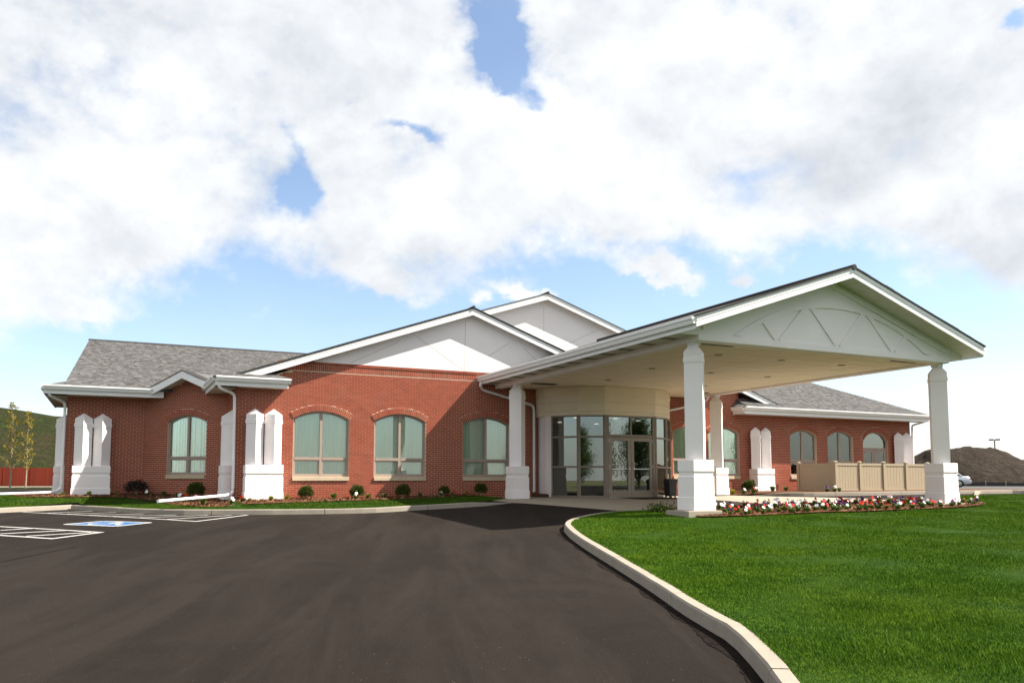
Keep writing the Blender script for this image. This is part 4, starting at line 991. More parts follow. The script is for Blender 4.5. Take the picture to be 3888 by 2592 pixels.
# ------------------------------------------------------------------ glazed entrance bay
VX = [(11.98, -.92), (12.62, -1.72), (13.44, -2.15), (15.56, -2.15), (16.28, -1.80), (17.02, -1.05)]
ZT = 2.90
J0, J1 = (11.93, .02), (11.88, -.62)
def bar(a, b, w, d0, d1, z0, z1, q):                   # upright bar between plan points a and b, measured across
    q.box(0, 0, 0, 0, 0, 0)
def panel_frame(i):
    a = np.array(VX[i]); b = np.array(VX[i + 1]); return Fr(a, b - a), float(np.linalg.norm(b - a))
def rect(q, fr, s0, s1, z0, z1, d0=-.055, d1=.055): q.prism([(s0, z0), (s1, z0), (s1, z1), (s0, z1)], fr, d0, d1)
for i in range(5):
    fr, L = panel_frame(i)
    q = MB()
    if i == 2:
        rect(q, fr, 0, .13, 0, ZT); rect(q, fr, L - .13, L, 0, ZT); rect(q, fr, .13, L - .13, ZT - .05, ZT); rect(q, fr, .13, L - .13, 2.14, 2.23, -.05, .05)
        rect(q, fr, L / 2 - .035, L / 2 + .035, 2.23, ZT - .05, -.05, .05)
        ef = q.build('entrance_frame', 'bronze_frame', bld)
        for s0, s1 in ((.12, L / 2 - .03), (L / 2 + .03, L - .12)):
            g = MB(); rect(g, fr, s0, s1, 2.22, ZT - .04, -.006, .006); g.build('pane', 'glass_entry', ef)
        for sg in (-1, 1):
            s0, s1 = sorted((L / 2 + sg * .006, L / 2 + sg * (L / 2 - .136)))
            q = MB(); e = .125
            rect(q, fr, s0, s0 + e, .02, 2.13, -.04, .03); rect(q, fr, s1 - e, s1, .02, 2.13, -.04, .03); rect(q, fr, s0 + e, s1 - e, .02, .26, -.04, .029); rect(q, fr, s0 + e, s1 - e, 2.0, 2.13, -.04, .029)
            dr = q.build('door', 'door_bronze', bld)
            g = MB(); rect(g, fr, s0 + e - .01, s1 - e + .01, .25, 2.01, -.012, -.002); g.build('pane', 'glass_entry', dr)
            x = L / 2 + sg * .095; q = MB(); q.tube([fr.p(x, 1.0, .03), fr.p(x - sg * .0, 1.0, .09), fr.p(x, 1.24, .09), fr.p(x, 1.24, .03)], .016, 8); q.build('handle', 'steel', dr)
            q = MB(); rect(q, fr, s0 + e, s1 - e, 1.005, 1.03, -.001, .018); q.build('push_bar', 'steel', dr)
            for zz_ in (.25, 1.1, 2.0):
                xh = s1 if sg > 0 else s0; q = MB(); rect(q, fr, xh - .012, xh + .012, zz_ - .06, zz_ + .06, .03, .045); q.build('hinge', 'steel', dr)
        q = MB(); rect(q, fr, .13, L - .13, -.01, .018, -.08, .09); q.build('threshold', 'steel', ef)
    else:
        sp = .045
        rect(q, fr, 0, sp, 0, ZT); rect(q, fr, L - sp, L, 0, ZT); rect(q, fr, sp, L - sp, ZT - .05, ZT); rect(q, fr, sp, L - sp, 0, .085)
        for z in (1.085, 2.14): rect(q, fr, sp, L - sp, z - .032, z + .032, -.05, .05)
        ef = q.build('entrance_frame', 'bronze_frame', bld)
        for z0, z1 in ((.075, 1.06), (1.11, 2.115), (2.165, ZT - .04)):
            g = MB(); rect(g, fr, sp - .01, L - sp + .01, z0, z1, -.006, .006); g.build('pane', 'glass_entry', ef)
# posts at the corners of the bay
for x, y in VX[1:-1]:
    q = MB(); q.tube([(x, y, 0), (x, y, ZT + .003)], .072, 8); q.build('corner_post', 'bronze_frame', bld)
# stucco jambs and the faceted band above the glass
q = MB(); a = np.array(VX[0])
q.loft([[(J0[0], J0[1], -.02), (J1[0], J1[1], -.02), (VX[0][0], VX[0][1], -.02), (12.2, -.75, -.02), (12.3, .02, -.02)], [(J0[0], J0[1], ZT), (J1[0], J1[1], ZT), (VX[0][0], VX[0][1], ZT), (12.2, -.75, ZT), (12.3, .02, ZT)]]); q.build('entrance_jamb', 'stucco', bld)
q = MB(); q.loft([[(29 - x, y, z) for x, y in ((11.98, .02), (11.93, -.9), (12.0, -1.03), (12.2, -.8), (12.3, .02))] for z in (-.02, ZT)]); q.build('entrance_jamb', 'stucco_cream', bld)
ring0 = [(11.86, .02), J1] + VX + [(17.12, -.6), (17.12, .02)]
cx_, cy_ = 14.5, .6
def grow(o): return [((x - cx_) * (1 + o / 2.9) + cx_, (y - cy_) * (1 + o / 2.7) + cy_) for x, y in ring0]
def ringloft(levels): 
    q = MB(); q.loft([[(x, y, z) for x, y in grow(o)] for o, z in levels]); return q
bd = ringloft([(.03, ZT + .001), (.03, 3.035), (.012, 3.042), (.03, 3.05), (.03, 3.36), (.012, 3.367), (.03, 3.375), (.03, 3.62), (.05, 3.64), (.05, 3.925)]); bd.build('entrance_band', 'stucco_cream', bld)
# inside of the bay
q = MB(); q.face([(12.2, -.4, .004), (16.8, -.4, .004), (16.8, 4.2, .004), (12.2, 4.2, .004)]); q.face([(12.0, -.9, .003), (12.62, -1.7, .003), (13.44, -2.12, .003), (15.56, -2.12, .003), (16.28, -1.78, .003), (17.0, -1.0, .003), (16.8, -.4, .003), (12.2, -.4, .003)]); q.build('lobby_floor', 'interior_floor', bld)
q = MB(); q.face([(12.1, 4.2, 0), (16.9, 4.2, 0), (16.9, 4.2, 2.95), (12.1, 4.2, 2.95)]); q.face([(12.1, .0, 0), (12.1, 4.2, 0), (12.1, 4.2, 2.95), (12.1, .0, 2.95)]); q.face([(16.9, .0, 0), (16.9, 4.2, 0), (16.9, 4.2, 2.95), (16.9, .0, 2.95)]); q.build('lobby_wall', 'interior_wall', bld)
q = MB(); q.face([(11.9, -2.3, 2.895), (17.1, -2.3, 2.895), (17.1, 4.2, 2.895), (11.9, 4.2, 2.895)]); 
ceil_poly = [(x, y, 2.893) for x, y in VX] + [(17.0, 4.2, 2.893), (12.0, 4.2, 2.893)]
q = MB(); q.face(ceil_poly); lc = q.build('lobby_ceiling', 'interior_wall', bld)
for x, y in ((13.0, -.9), (14.5, -1.2), (15.9, -.6), (13.6, 1.4), (15.4, 1.6)):
    q = MB(); q.tube([(x, y, 2.865), (x, y, 2.888)], .085, 16); q.build('downlight', 'lamp_disc', lc)
q = MB()      # inner glazed screen
fi = Fr((12.3, 1.7), (1, 0))
for s in (0, 1.0, 2.0, 3.0, 4.0, 4.4): rect(q, fi, s - .04, s + .04, 0, 2.85, -.04, .04)
for z in (2.2, 1.05): rect(q, fi, 0, 4.4, z - .04, z + .04, -.035, .035)
q.build('lobby_screen', 'bronze_frame', bld)
q = MB(); q.box(12.05, 16.95, .03, .12, 3.95, 4.5); q.build('wall_infill', 'stucco', bld)

# ------------------------------------------------------------------ entrance canopy
XC = 14.5
can = thing('entrance_canopy', (14.5, -6, 0), 'white gabled drive-under canopy on four white columns before the entrance', 'canopy')
c1, c2, yF, yR = 10.28, 18.86, -11.114, -1.587
HS = .293
for cx0, cy0, zb in ((c1, yF, -.086), (c2, yF, -.02), (c1, yR, -.02), (c2, yR, .06)):
    cor = lambda o: [(cx0 - HS - o, cy0 - HS - o), (cx0 + HS + o, cy0 - HS - o), (cx0 + HS + o, cy0 + HS + o), (cx0 - HS - o, cy0 + HS + o)]
    p = bevel(plinth_mesh(cor, zb, 1.087).build('column_plinth', 'stucco', can), .008, 1)
    q = MB(); q.loft(shaft_rings((cx0, cy0), .30, 1.078, (3.385, 3.494, 3.635, 3.815), .13)); q.build('column_shaft', 'stucco', p)
    q = MB(); q.box(cx0 - .11, cx0 + .11, cy0 - .11, cy0 + .11, 3.80, 3.90); q.build('column_cap', 'stucco', p)
    if cy0 < -5:
        q = MB(); zf = float(lawnz(np.array([cx0]), np.array([cy0]))[0]); q.box(cx0 - .56, cx0 + .42, cy0 - .42, cy0 + .45, zf - .1, zb - .004); bevel(q.build('column_pad', 'concrete', p), .01, 1)
ex1, ex2, eyf = 9.558, 19.478, -12.113
XC = (ex1 + ex2) / 2
zE, zRd = 4.27, 5.93; slp = (zRd - zE) / (XC - ex1)
xb1, xb2, yb = 10.286 - .14, 18.90, -11.441
# beams
for x in (xb1, xb2 - .28):
    q = MB(); q.box(x, x + .28, yb + .32, -.06 if x < 15 else -.6, 3.88, 4.2); q.build('beam', 'stucco', can)
# front gable: flat wall with a raised truss
fC = Fr((0, yb), (1, 0)); apz = zRd - .145
q = MB(); zl = apz - slp * (XC - xb1)
q.prism([(xb1 - .02, 3.878), (xb2 + .02, 3.878), (xb2 + .02, zl), (XC, apz), (xb1 - .02, zl)], fC, -.3, 0); gC = q.build('gable', 'stucco', can)
def tru(poly, d=.035): q = MB(); q.prism(poly, fC, -.01, d + random.uniform(0, .003)); q.build('truss_relief', 'stucco', gC)
ctr, hw_, zb_ = 14.68, 3.48, 4.05
rise_ = 1.10; RR = (hw_ ** 2 + rise_ ** 2) / (2 * rise_); zc_ = zb_ + rise_ - RR
az1 = lambda x, R: zc_ + math.sqrt(max(R * R - (x - ctr) ** 2, 0))
tru([(xb1 + .0, 3.885), (xb2 - .0, 3.885), (xb2 - .0, zb_), (xb1 + .0, zb_)], .03)
xs_ = np.linspace(-hw_, hw_, 29)
for a, b in zip(xs_[:-1], xs_[1:]):
    a += ctr; b += ctr
    lo = lambda x: max(az1(x, RR - .125), zb_ + .001)
    if az1((a + b) / 2, RR) - lo((a + b) / 2) > .02: tru([(a, lo(a)), (b, lo(b)), (b, max(az1(b, RR), lo(b) + .005)), (a, max(az1(a, RR), lo(a) + .005))], .04)
for x0, x1 in ((-2.10, -2.53), (-2.0, -1.1), (-.045, -.93), (.045, .93), (2.0, 1.1), (2.10, 2.53)):
    bot, topx = x0 + ctr, x1 + ctr
    zt_ = az1(topx, RR - .07); t = np.array([topx - bot, zt_ - zb_]); t /= np.linalg.norm(t); n_ = np.array([-t[1], t[0]]) * .062
    A, B = np.array([bot, zb_ - .01]), np.array([topx, zt_])
    tru([tuple(A + n_), tuple(A - n_), tuple(B - n_), tuple(B + n_)], .034)
# roof planes, rakes, ceiling
for sg, xe in ((-1, ex1), (1, ex2)):
    pts = [(XC, eyf, zRd), (xe, eyf, zE), (xe, .0, zE), (XC, .0, zRd)]
    if sg > 0: pts = pts[::-1]
    roof_slab('roof', pts, 'shingle', .035, can)
    q = MB(); h = .235
    q.loft([[(XC, eyf - .03, zRd - h), (XC, eyf + .02, zRd - h), (XC, eyf + .02, zRd - .005), (XC, eyf - .03, zRd - .005)], [(xe, eyf - .03, zE - h), (xe, eyf + .02, zE - h), (xe, eyf + .02, zE - .005), (xe, eyf - .03, zE - .005)]]); rb_ = q.build('rake_board', 'white_metal', can)
    q = MB(); h = .1
    q.loft([[(XC, eyf - .039, zRd - h), (XC, eyf - .01, zRd - h), (XC, eyf - .01, zRd + .002), (XC, eyf - .039, zRd + .002)], [(xe, eyf - .039, zE - h), (xe, eyf - .01, zE - h), (xe, eyf - .01, zE + .002), (xe, eyf - .039, zE + .002)]]); q.build('rake_trim', 'white_metal', rb_)
    # shingle edge in slightly uneven tabs
    n = 18
    for k in range(n):
        xa = XC + (xe - XC) * k / n; xb_ = XC + (xe - XC) * (k + 1) / n; u = random.uniform(.03, .045)
        za, zb2 = zRd - slp * abs(xa - XC), zRd - slp * abs(xb_ - XC)
        q = MB(); q.hexa([(xa, eyf - .075, za + .003), (xb_, eyf - .075, zb2 + .003), (xb_, eyf + .3, zb2 + .003), (xa, eyf + .3, za + .003), (xa, eyf - .075, za + u), (xb_, eyf - .075, zb2 + u), (xb_, eyf + .3, zb2 + u), (xa, eyf + .3, za + u)]); q.build('edge_shingle', 'drip_edge', rb_)
    n = 26
    for k in range(n):   # soffit boards between rake board and gable
        xa = XC + (xe - XC) * k / n; xb_ = XC + (xe - XC) * (k + .95) / n
        za = zRd - .16 - slp * abs(xa - XC); zb2 = zRd - .16 - slp * abs(xb_ - XC)
        q = MB(); q.hexa([(xa, eyf + .02, za), (xb_, eyf + .02, zb2), (xb_, yb, zb2), (xa, yb, za), (xa, eyf + .02, za + .02), (xb_, eyf + .02, zb2 + .02), (xb_, yb, zb2 + .02), (xa, yb, za + .02)]); q.build('soffit_board', 'soffit_white', rb_)
    # frieze board along the top of the gable
    q = MB(); A0_, A1_ = (XC, zRd - .27), (xe + sg * -.72, zRd - .27 - slp * abs(xe - sg * .72 - XC)); q.prism([A0_, A1_, (A1_[0], A1_[1] - .1), (A0_[0], A0_[1] - .1)], fC, -.01, .045); q.build('frieze', 'stucco', gC)
q = MB(); q.tube([(XC, eyf - .08, zRd + .02), (XC, 0, zRd + .02)], .075, 6); q.build('ridge_cap', 'drip_edge', can)
# side eaves: gutter, fascia, soffit panels with vent strips
for sg, xe, xb_ in ((-1, ex1, xb1), (1, ex2, xb2)):
    y1 = -.03
    q = MB(); zg = zE - .165
    q.loft([[(xe + sg * (-u), y, zg + v * 1.35) for u, v in GUT] for y in (eyf - .02, y1)]); g = q.build('gutter', 'white_metal', can)
    q = MB(); q.box(*sorted((xe - sg * .002, xe - sg * .03)), eyf + .02, y1, 4.0, zE - .04); q.build('fascia', 'white_metal', g)
    q = MB(); q.box(*sorted((xe - sg * .03, xb_ - sg * .0)), yb - .02, yb + .02, 4.0, 4.30); q.build('eave_return', 'stucco', g)
    yy = yb + .021; k = 0
    while yy < y1 - .05:
        w = .62 if k % 2 == 0 else .30
        e = min(yy + w - .012, y1); q = MB(); q.box(*sorted((xe - sg * .03, xb_)), yy, e, 4.02 + (.006 if k % 2 else 0), 4.04); q.build('soffit_panel', 'soffit_white' if k % 2 == 0 else 'soffit_vent', g); yy += w; k += 1
# ceiling: lay-in panels
cz = 3.935
q = MB(); q.box(xb1 + .25, xb2 - .25, yb + .3, -.06, cz + .012, cz + .03); cb = q.build('ceiling', 'ceiling_gap', can)
nx, ny = 14, 18; wx = (xb2 - xb1 - .56) / nx; wy = (-.10 - (yb + .32)) / ny
pq = MB(); pq.box(-wx / 2 + .011, wx / 2 - .011, -wy / 2 + .011, wy / 2 - .011, 0, .012); pm = pq.mesh('ceiling_panel', 'ceiling_panel')
for i in range(nx):
    for j in range(ny):
        x = xb1 + .28 + (i + .5) * wx; y = yb + .32 + (j + .5) * wy
        link('ceiling_panel', pm, cb, loc=(x, y, cz + random.uniform(-.002, .002)))
for x, y in ((12.3, -9.6), (14.5, -9.6), (16.8, -9.6), (12.3, -6.6), (14.5, -6.6), (16.8, -6.6), (12.6, -3.7), (16.6, -3.7)):
    q = MB(); q.tube([(x, y, cz - .018), (x, y, cz + .01)], .10, 16); q.build('recessed_light', 'can_light', cb)
for x0, y0 in ((10.75, yb + .36), (17.35, yb + .36), (10.75, -1.9), (17.35, -1.9)):
    q = MB(); q.box(x0, x0 + .95, y0, y0 + .28, cz - .016, cz); q.build('ceiling_vent', 'dark_void', cb)
downspout([(9.46, -.35, 4.05), (9.46, -.3, 3.92), (9.62, -.12, 3.80), (11.62, -.12, 3.34), (11.68, -.12, 3.2), (11.68, -.12, .12)], can)
q = MB(); q.tube([(11.68, -.12, .14), (11.70, -.25, .09), (11.78, -.55, .07), (11.86, -.8, .06)], .075, 8); q.build('drain_boot', 'brown_boot', can)
downspout([(19.5, -.35, 4.0), (19.45, -.3, 3.85), (19.3, -.12, 3.70), (17.35, -.12, 3.30), (17.3, -.12, 3.2), (17.3, -.12, .12)], can)

# ------------------------------------------------------------------ tan panel fence round the side door
fen = thing('panel_fence', (24.21, -2.4, .2), 'tan vinyl panel fence with square posts beside the brick wall', 'fence')
fz0 = .19
posts = [(24.21, -2.4), (25.58, -2.4), (26.97, -2.4), (28.32, -2.4), (29.68, -2.4), (24.21, -.42)]
for x, y in posts:
    q = MB(); q.box(x - .06, x + .06, y - .06, y + .06, fz0 - .1, 1.345); p = q.build('fence_post', 'vinyl_tan', fen)
    q = MB(); q.loft([[(x - s, y - s, z), (x + s, y - s, z), (x + s, y + s, z), (x - s, y + s, z)] for s, z in ((.075, 1.346), (.075, 1.366), (.02, 1.395))]); q.build('post_cap', 'vinyl_tan', p)
def fence_bay(a, b):
    fr = Fr(a, np.array(b) - np.array(a)); L = math.dist(a, b)
    for z0, z1 in ((fz0 + .0, fz0 + .075), (1.215, 1.315)):
        q = MB(); q.prism([(.06, z0), (L - .06, z0), (L - .06, z1), (.06, z1)], fr, -.03, .03); q.build('fence_rail', 'vinyl_tan', fen)
    n = int((L - .12) / .155); w = (L - .12) / n
    for k in range(n):
        q = MB(); s = .06 + k * w; q.prism([(s + .006, fz0 + .07), (s + w - .006, fz0 + .07), (s + w - .006, 1.22), (s + .006, 1.22)], fr, -.012, .012); q.build('fence_board', 'vinyl_tan', fen)
    q = MB(); q.prism([(.06, fz0 + .07), (L - .06, fz0 + .07), (L - .06, 1.22), (.06, 1.22)], fr, -.004, .004); q.build('fence_backing', 'vinyl_tan', fen)
for a, b in zip(posts[:4], posts[1:5]): fence_bay(a, b)
fence_bay(posts[5], posts[0])

# ------------------------------------------------------------------ bin and door mat
bx, by = 15.82, -2.68
bn = thing('litter_bin', (bx, by, 0), 'black square litter bin standing beside the glazed entrance', 'bin')
q = MB(); q.loft([[(bx - s, by - s, z), (bx + s, by - s, z), (bx + s, by + s, z), (bx - s, by + s, z)] for s, z in ((.14, .05), (.155, .07), (.165, .50))]); bevel(q.build('bin_body', 'black_plastic', bn), .015)
q = MB(); q.loft([[(bx - s, by - s, z), (bx + s, by - s, z), (bx + s, by + s, z), (bx - s, by + s, z)] for s, z in ((.175, .50), (.18, .53), (.17, .64), (.13, .67))]); bevel(q.build('bin_lid', 'black_plastic', bn), .015)
q = MB(); q.box(bx - .09, bx + .09, by - .187, by - .165, .55, .61); q.build('bin_flap', 'dark_void', bn)
for sx in (-1, 1):
    for sy in (-1, 1):
        q = MB(); q.box(bx + sx * .115 - .02, bx + sx * .115 + .02, by + sy * .115 - .02, by + sy * .115 + .02, .0, .055); q.build('foot', 'black_plastic', bn)
mt = sheet('door_mat', [(13.75, -2.35), (15.7, -2.35), (15.7, -3.9), (13.75, -3.9)], .018, 'mat_rubber', 2.0, label='dark rubber mat lying before the entrance doors', category='mat')

# ------------------------------------------------------------------ planting
def leaf_cloud(n, fn, size, mat, name='foliage', aspect=.5):
    q = MB()
    for _ in range(n):
        p, up = fn(); a = Vector((random.gauss(0, 1), random.gauss(0, 1), random.gauss(0, 1))) * .55 + Vector(up); a.normalize()
        b = a.cross(Vector((random.gauss(0, 1), random.gauss(0, 1), random.gauss(0, 1)))).normalized(); s = size * random.uniform(.6, 1.35); p = Vector(p)
        q.face([p - b * s * aspect * .5 + a * s * .3, p, p + b * s * aspect * .5 + a * s * .3, p + a * s], random.uniform(.001, .999))
    me = bpy.data.meshes.new(name); me.from_pydata([tuple(v) for v in q.v], [], q.f)
    at = me.attributes.new('rnd', 'FLOAT', 'FACE'); at.data.foreach_set('value', np.array(q.r, np.float32)); me.materials.append(MATS[mat]); return me
def ball(R, H, power=.4):
    def f():
        while True:
            v = Vector((random.gauss(0, 1), random.gauss(0, 1), random.gauss(0, 1))).normalized()
            r = random.uniform(0, 1) ** power * (1 + .13 * math.sin(v.x * 5 + v.z * 4) + .1 * math.sin(v.y * 7 - v.z * 3))
            if v.z > -.75: return (v.x * R * r, v.y * R * r, H * (.52 + .48 * v.z * r)), (v.x, v.y, v.z * .6 + .5)
    return f
def shrub_meshes(R, H, mat, n):
    lm = leaf_cloud(n, ball(R, H), .045, mat); q = MB()
    for k in range(6):
        a = k * 1.05; q.tube([(0, 0, -.05), (math.cos(a) * R * .25, math.sin(a) * R * .25, H * .35), (math.cos(a) * R * .6, math.sin(a) * R * .6, H * .7)], [.014, .01, .005], 5)
    return lm, q.mesh('stem', 'bark')
YEW = shrub_meshes(.225, .40, 'leaf_yew', 2600); PUR = shrub_meshes(.36, .45, 'leaf_purple', 2400)
def tuft_mesh(n, L, mat, w=.02):
    q = MB()
    for _ in range(n):
        a = random.uniform(0, 6.28); o = random.uniform(.1, .9) * L; h = L * random.uniform(.6, 1.1); ca, sa = math.cos(a), math.sin(a); s = w * random.uniform(.7, 1.3)
        r = random.uniform(.001, .999); b0 = random.uniform(0, .05); bx_, by_ = ca * b0, sa * b0
        q.face([(bx_ - sa * s * .5, by_ + ca * s * .5, -.01), (bx_ + sa * s * .5, by_ - ca * s * .5, -.01), (ca * o * .5 + sa * s, sa * o * .5 - ca * s, h * .65), (ca * o * .5 - sa * s, sa * o * .5 + ca * s, h * .65)], r)
        q.face([(ca * o * .5 - sa * s, sa * o * .5 + ca * s, h * .65), (ca * o * .5 + sa * s, sa * o * .5 - ca * s, h * .65), (ca * o, sa * o, h * .9)], r)
    me = bpy.data.meshes.new('leaves'); me.from_pydata([tuple(v) for v in q.v], [], q.f)
    at = me.attributes.new('rnd', 'FLOAT', 'FACE'); at.data.foreach_set('value', np.array(q.r, np.float32)); me.materials.append(MATS[mat]); return me
TUFT_Y = tuft_mesh(90, .17, 'leaf_lime'); TUFT_G = tuft_mesh(130, .20, 'leaf_green')
def place(name, parts, x, y, zf, label, cat, group=None, s=1.0, rz=None):
    z = float(zf(np.array([x]), np.array([y]))[0]); o = thing(name, (x, y, z), label, cat, group, local=True)
    o.rotation_euler = (0, 0, random.uniform(0, 6.28) if rz is None else rz); o.scale = (s, s, s * random.uniform(.92, 1.08))
    for n, me in parts: link(n, me, o)
    return o
def wp(u, v, zf, y0=None):                    # pixel of a plant's foot to a point on the bed
    r = ray(u, v); t = 8.0
    while t < 60:
        p = CAM + r * t
        if p[2] < float(zf(np.array([p[0]]), np.array([p[1]]))[0]): break
        t += .03
    return p[0], p[1]
yew = [('foliage', YEW[0]), ('stem', YEW[1])]; pur = [('foliage', PUR[0]), ('stem', PUR[1])]
for (x, y), lab, s in (((3.38, -.62), 'round clipped evergreen shrub under the window nearest the white pilasters', 1.0), ((5.02, -.62), 'round evergreen shrub with a white pansy at its foot, against sunlit brick', .98),
                  ((6.55, -.62), 'round evergreen shrub in the shade edge below the middle window', 1.02), ((8.0, -.62), 'dark round evergreen shrub with white pansies between two windows', .8), ((9.35, -.62), 'dark upright evergreen shrub beside the rear canopy column plinth', .95)):
    place('evergreen_shrub', yew, x, y, mulch_z, lab, 'shrub', None, s)
place('purple_shrub', pur, -1.35, 3.75, mulch_z, 'dark purple-leaved shrub at the inside corner of the brick wing', 'shrub')
place('evergreen_shrub', yew, .35, 1.75, mulch_z, 'dark shrub in shade below the angled arched window', 'shrub', None, 1.15)
for x, y, lab in ((4.2, -.85, 'low green leafy plant between the two round shrubs in sun'), (5.25, -1.1, 'small green plant beside the white pansy and round shrub'), (5.85, -.8, 'low green plant at the edge of the canopy shadow'), (7.1, -.75, 'low green plant in the shade below the window'),
                  (.35, -.75, 'small green plant below the long downspout extension'), (-.55, 2.7, 'low green plant in shade at the foot of the angled wall'), (-.15, 2.0, 'low green plant below the angled window sill')):
    place('green_perennial', [('leaves', TUFT_G)], x, y, mulch_z, lab, 'plant', None, random.uniform(.75, 1.0))
for x, y, lab, s in ((2.75, -.95, 'yellow-green tufted plant beside the double pilaster plinth', .95), (2.25, -1.05, 'yellow tufted plant in front of the white pilaster plinth', .9), (1.62, -1.15, 'thin yellow tuft before the plinth corner', .55), (8.75, -.8, 'pale yellow tuft in shade beside the last round shrub', .7),
                  (-2.75, 3.4, 'yellow tuft before the white plinth of the left wing', .9), (-3.5, 3.5, 'small yellow tuft at the corner downspout', .7), (-1.95, 3.5, 'small yellow tuft right of the left wing plinth', .6)):
    place('lime_perennial', [('leaves', TUFT_Y)], x, y, mulch_z, lab, 'plant', None, s)
for x, y, z, lab, s, parts in ((19.75, -1.4, 0, 'yellow-green tufted plant beside the rear right column', 1.3, [('leaves', TUFT_Y)]), (20.75, -1.2, 0, 'round green shrub between rear column and white pilasters', 1.1, yew), (21.9, -1.3, 0, 'spiky green plant in front of the right pilaster plinth', 1.1, [('leaves', TUFT_G)]), (22.9, -1.0, 0, 'green plant at the right side of the pilaster plinth', 1.0, [('leaves', TUFT_G)]), (17.9, -.8, 0, 'yellow-green plant behind the litter bin', 1.3, [('leaves', TUFT_Y)]), (24.0, -2.75, 0, 'small dark green plant at the fence corner', .8, [('leaves', TUFT_G)])):
    place('bed_plant', parts, x, y, rz, lab, 'plant', None, s)

# pansies: leaves as the plant, blooms as its parts
PL = tuft_mesh(34, .12, 'leaf_green', .022)
def bloom_mesh(mat, eye):
    q = MB()
    for k, (a, L) in enumerate(((0.5, 1.0), (2.64, 1.0), (-.35, .95), (3.5, .95), (-1.57, 1.1))):
        c = Vector((math.cos(a), 0, math.sin(a))) * .022; n = 8; r = .026 * L; y = -.004 * k
        q.face([(c.x + r * math.cos(t), y + .006 * math.sin(2 * t), c.z + r * math.sin(t)) for t in np.linspace(0, 6.283, n, endpoint=False)])
    return q.mesh('bloom', mat)
BM = {k: bloom_mesh('petal_' + k, 1) for k in ('white', 'red', 'purple', 'maroon', 'pink')}
stq = MB(); stq.tube([(0, 0, 0), (.005, .004, .09), (0, -.01, .15)], .004, 5); STM = stq.mesh('flower_stem', 'leaf_green')
LAB = {'white': 'white pansy in the mulch bed between the front canopy columns', 'red': 'red pansy in the mulch bed between the front canopy columns', 'purple': 'deep purple pansy in the mulch bed between the front canopy columns', 'maroon': 'dark maroon pansy in the mulch bed between the front canopy columns'}
def pansy(x, y, zf, kind, label, group, nb, s=1.0):
    z = float(zf(np.array([x]), np.array([y]))[0]); o = thing('pansy', (x, y, z), label, 'flower', group, local=True)
    o.scale = (s, s, s); link('leaves', PL, o)
    for k in range(nb):
        a = random.uniform(0, 6.28); rr_ = random.uniform(0, .06) if nb > 1 else 0; h = random.uniform(.10, .17)
        b = link('bloom', BM[kind], o, loc=(math.cos(a) * rr_, math.sin(a) * rr_ - .02, h)); b.rotation_euler = (random.uniform(-.7, .1), random.uniform(-.4, .4), random.uniform(-.7, 1.1)); b.scale = (.92,) * 3
        link('flower_stem', STM, o, loc=(math.cos(a) * rr_, math.sin(a) * rr_, h - .15))
kinds = ['white', 'red', 'purple', 'maroon', 'white', 'red', 'purple', 'red']
flower_in = [(x * .97 + 15.3 * .03, y * .9 + -10.95 * .1) for x, y in flower_poly]
k = 0; tries = 0; pts_ = []
while k < 165 and tries < 9000:
    tries += 1
    x, y = random.uniform(10.7, 20.5), random.uniform(-12.2, -9.8)
    if not inside(flower_in, np.array([x]), np.array([y]))[0]: continue
    if any(abs(x - cx0) < .62 and abs(y - yF) < .55 for cx0 in (c1, c2)) or any(math.hypot(x - a, y - b) < .2 for a, b in pts_): continue
    pts_.append((x, y)); kd = kinds[random.randrange(len(kinds))]
    pansy(x, y, bedz, kd, LAB[kd], kd + ' pansies of the island bed', random.choice((1, 1, 2, 2)), random.uniform(.9, 1.15)); k += 1
for x, y, kd, lab in ((4.85, -1.05, 'white', 'white and pink pansy at the foot of the round shrub'), (1.1, -1.2, 'white', 'white pansy beside the downspout at the building corner'), (1.42, -1.25, 'red', 'red pansy beside the downspout at the building corner'), (7.75, -1.0, 'white', 'white pansy in shade before the dark round shrub'), (8.15, -1.0, 'red', 'red pansy in shade before the dark round shrub'),
                      (-.2, .9, 'white', 'white pansy in shade above the long downspout extension'), (.0, .7, 'red', 'red pansy in shade above the long downspout extension'), (.25, .45, 'pink', 'pink pansy in shade above the long downspout extension'), (-1.05, 3.1, 'white', 'white pansy at the foot of the purple shrub')):
    pansy(x, y, mulch_z, kd, lab, None, 2, 1.15)
for x, y, kd, lab in ((20.0, -1.75, 'white', 'white pansy beside the right rear column'), (20.3, -1.95, 'red', 'red pansy beside the right rear column'), (20.6, -1.75, 'white', 'white pansy below the green shrub right of the column'), (23.6, -2.9, 'white', 'white pansy left of the tan fence corner'), (23.3, -2.8, 'purple', 'purple pansy left of the tan fence corner')):
    pansy(x, y, rz, kd, lab, None, 3, 1.4)

# low dark groundcover behind the front left column
lm = leaf_cloud(650, lambda: ((random.gauss(0, .17), random.gauss(0, .10), abs(random.gauss(0, .08))), (0, 0, 1)), .06, 'leaf_yew')
place('creeping_shrub', [('foliage', lm)], 10.1, -9.95, lawnz, 'low dark creeping shrub behind the front column pad', 'shrub', rz=.1)

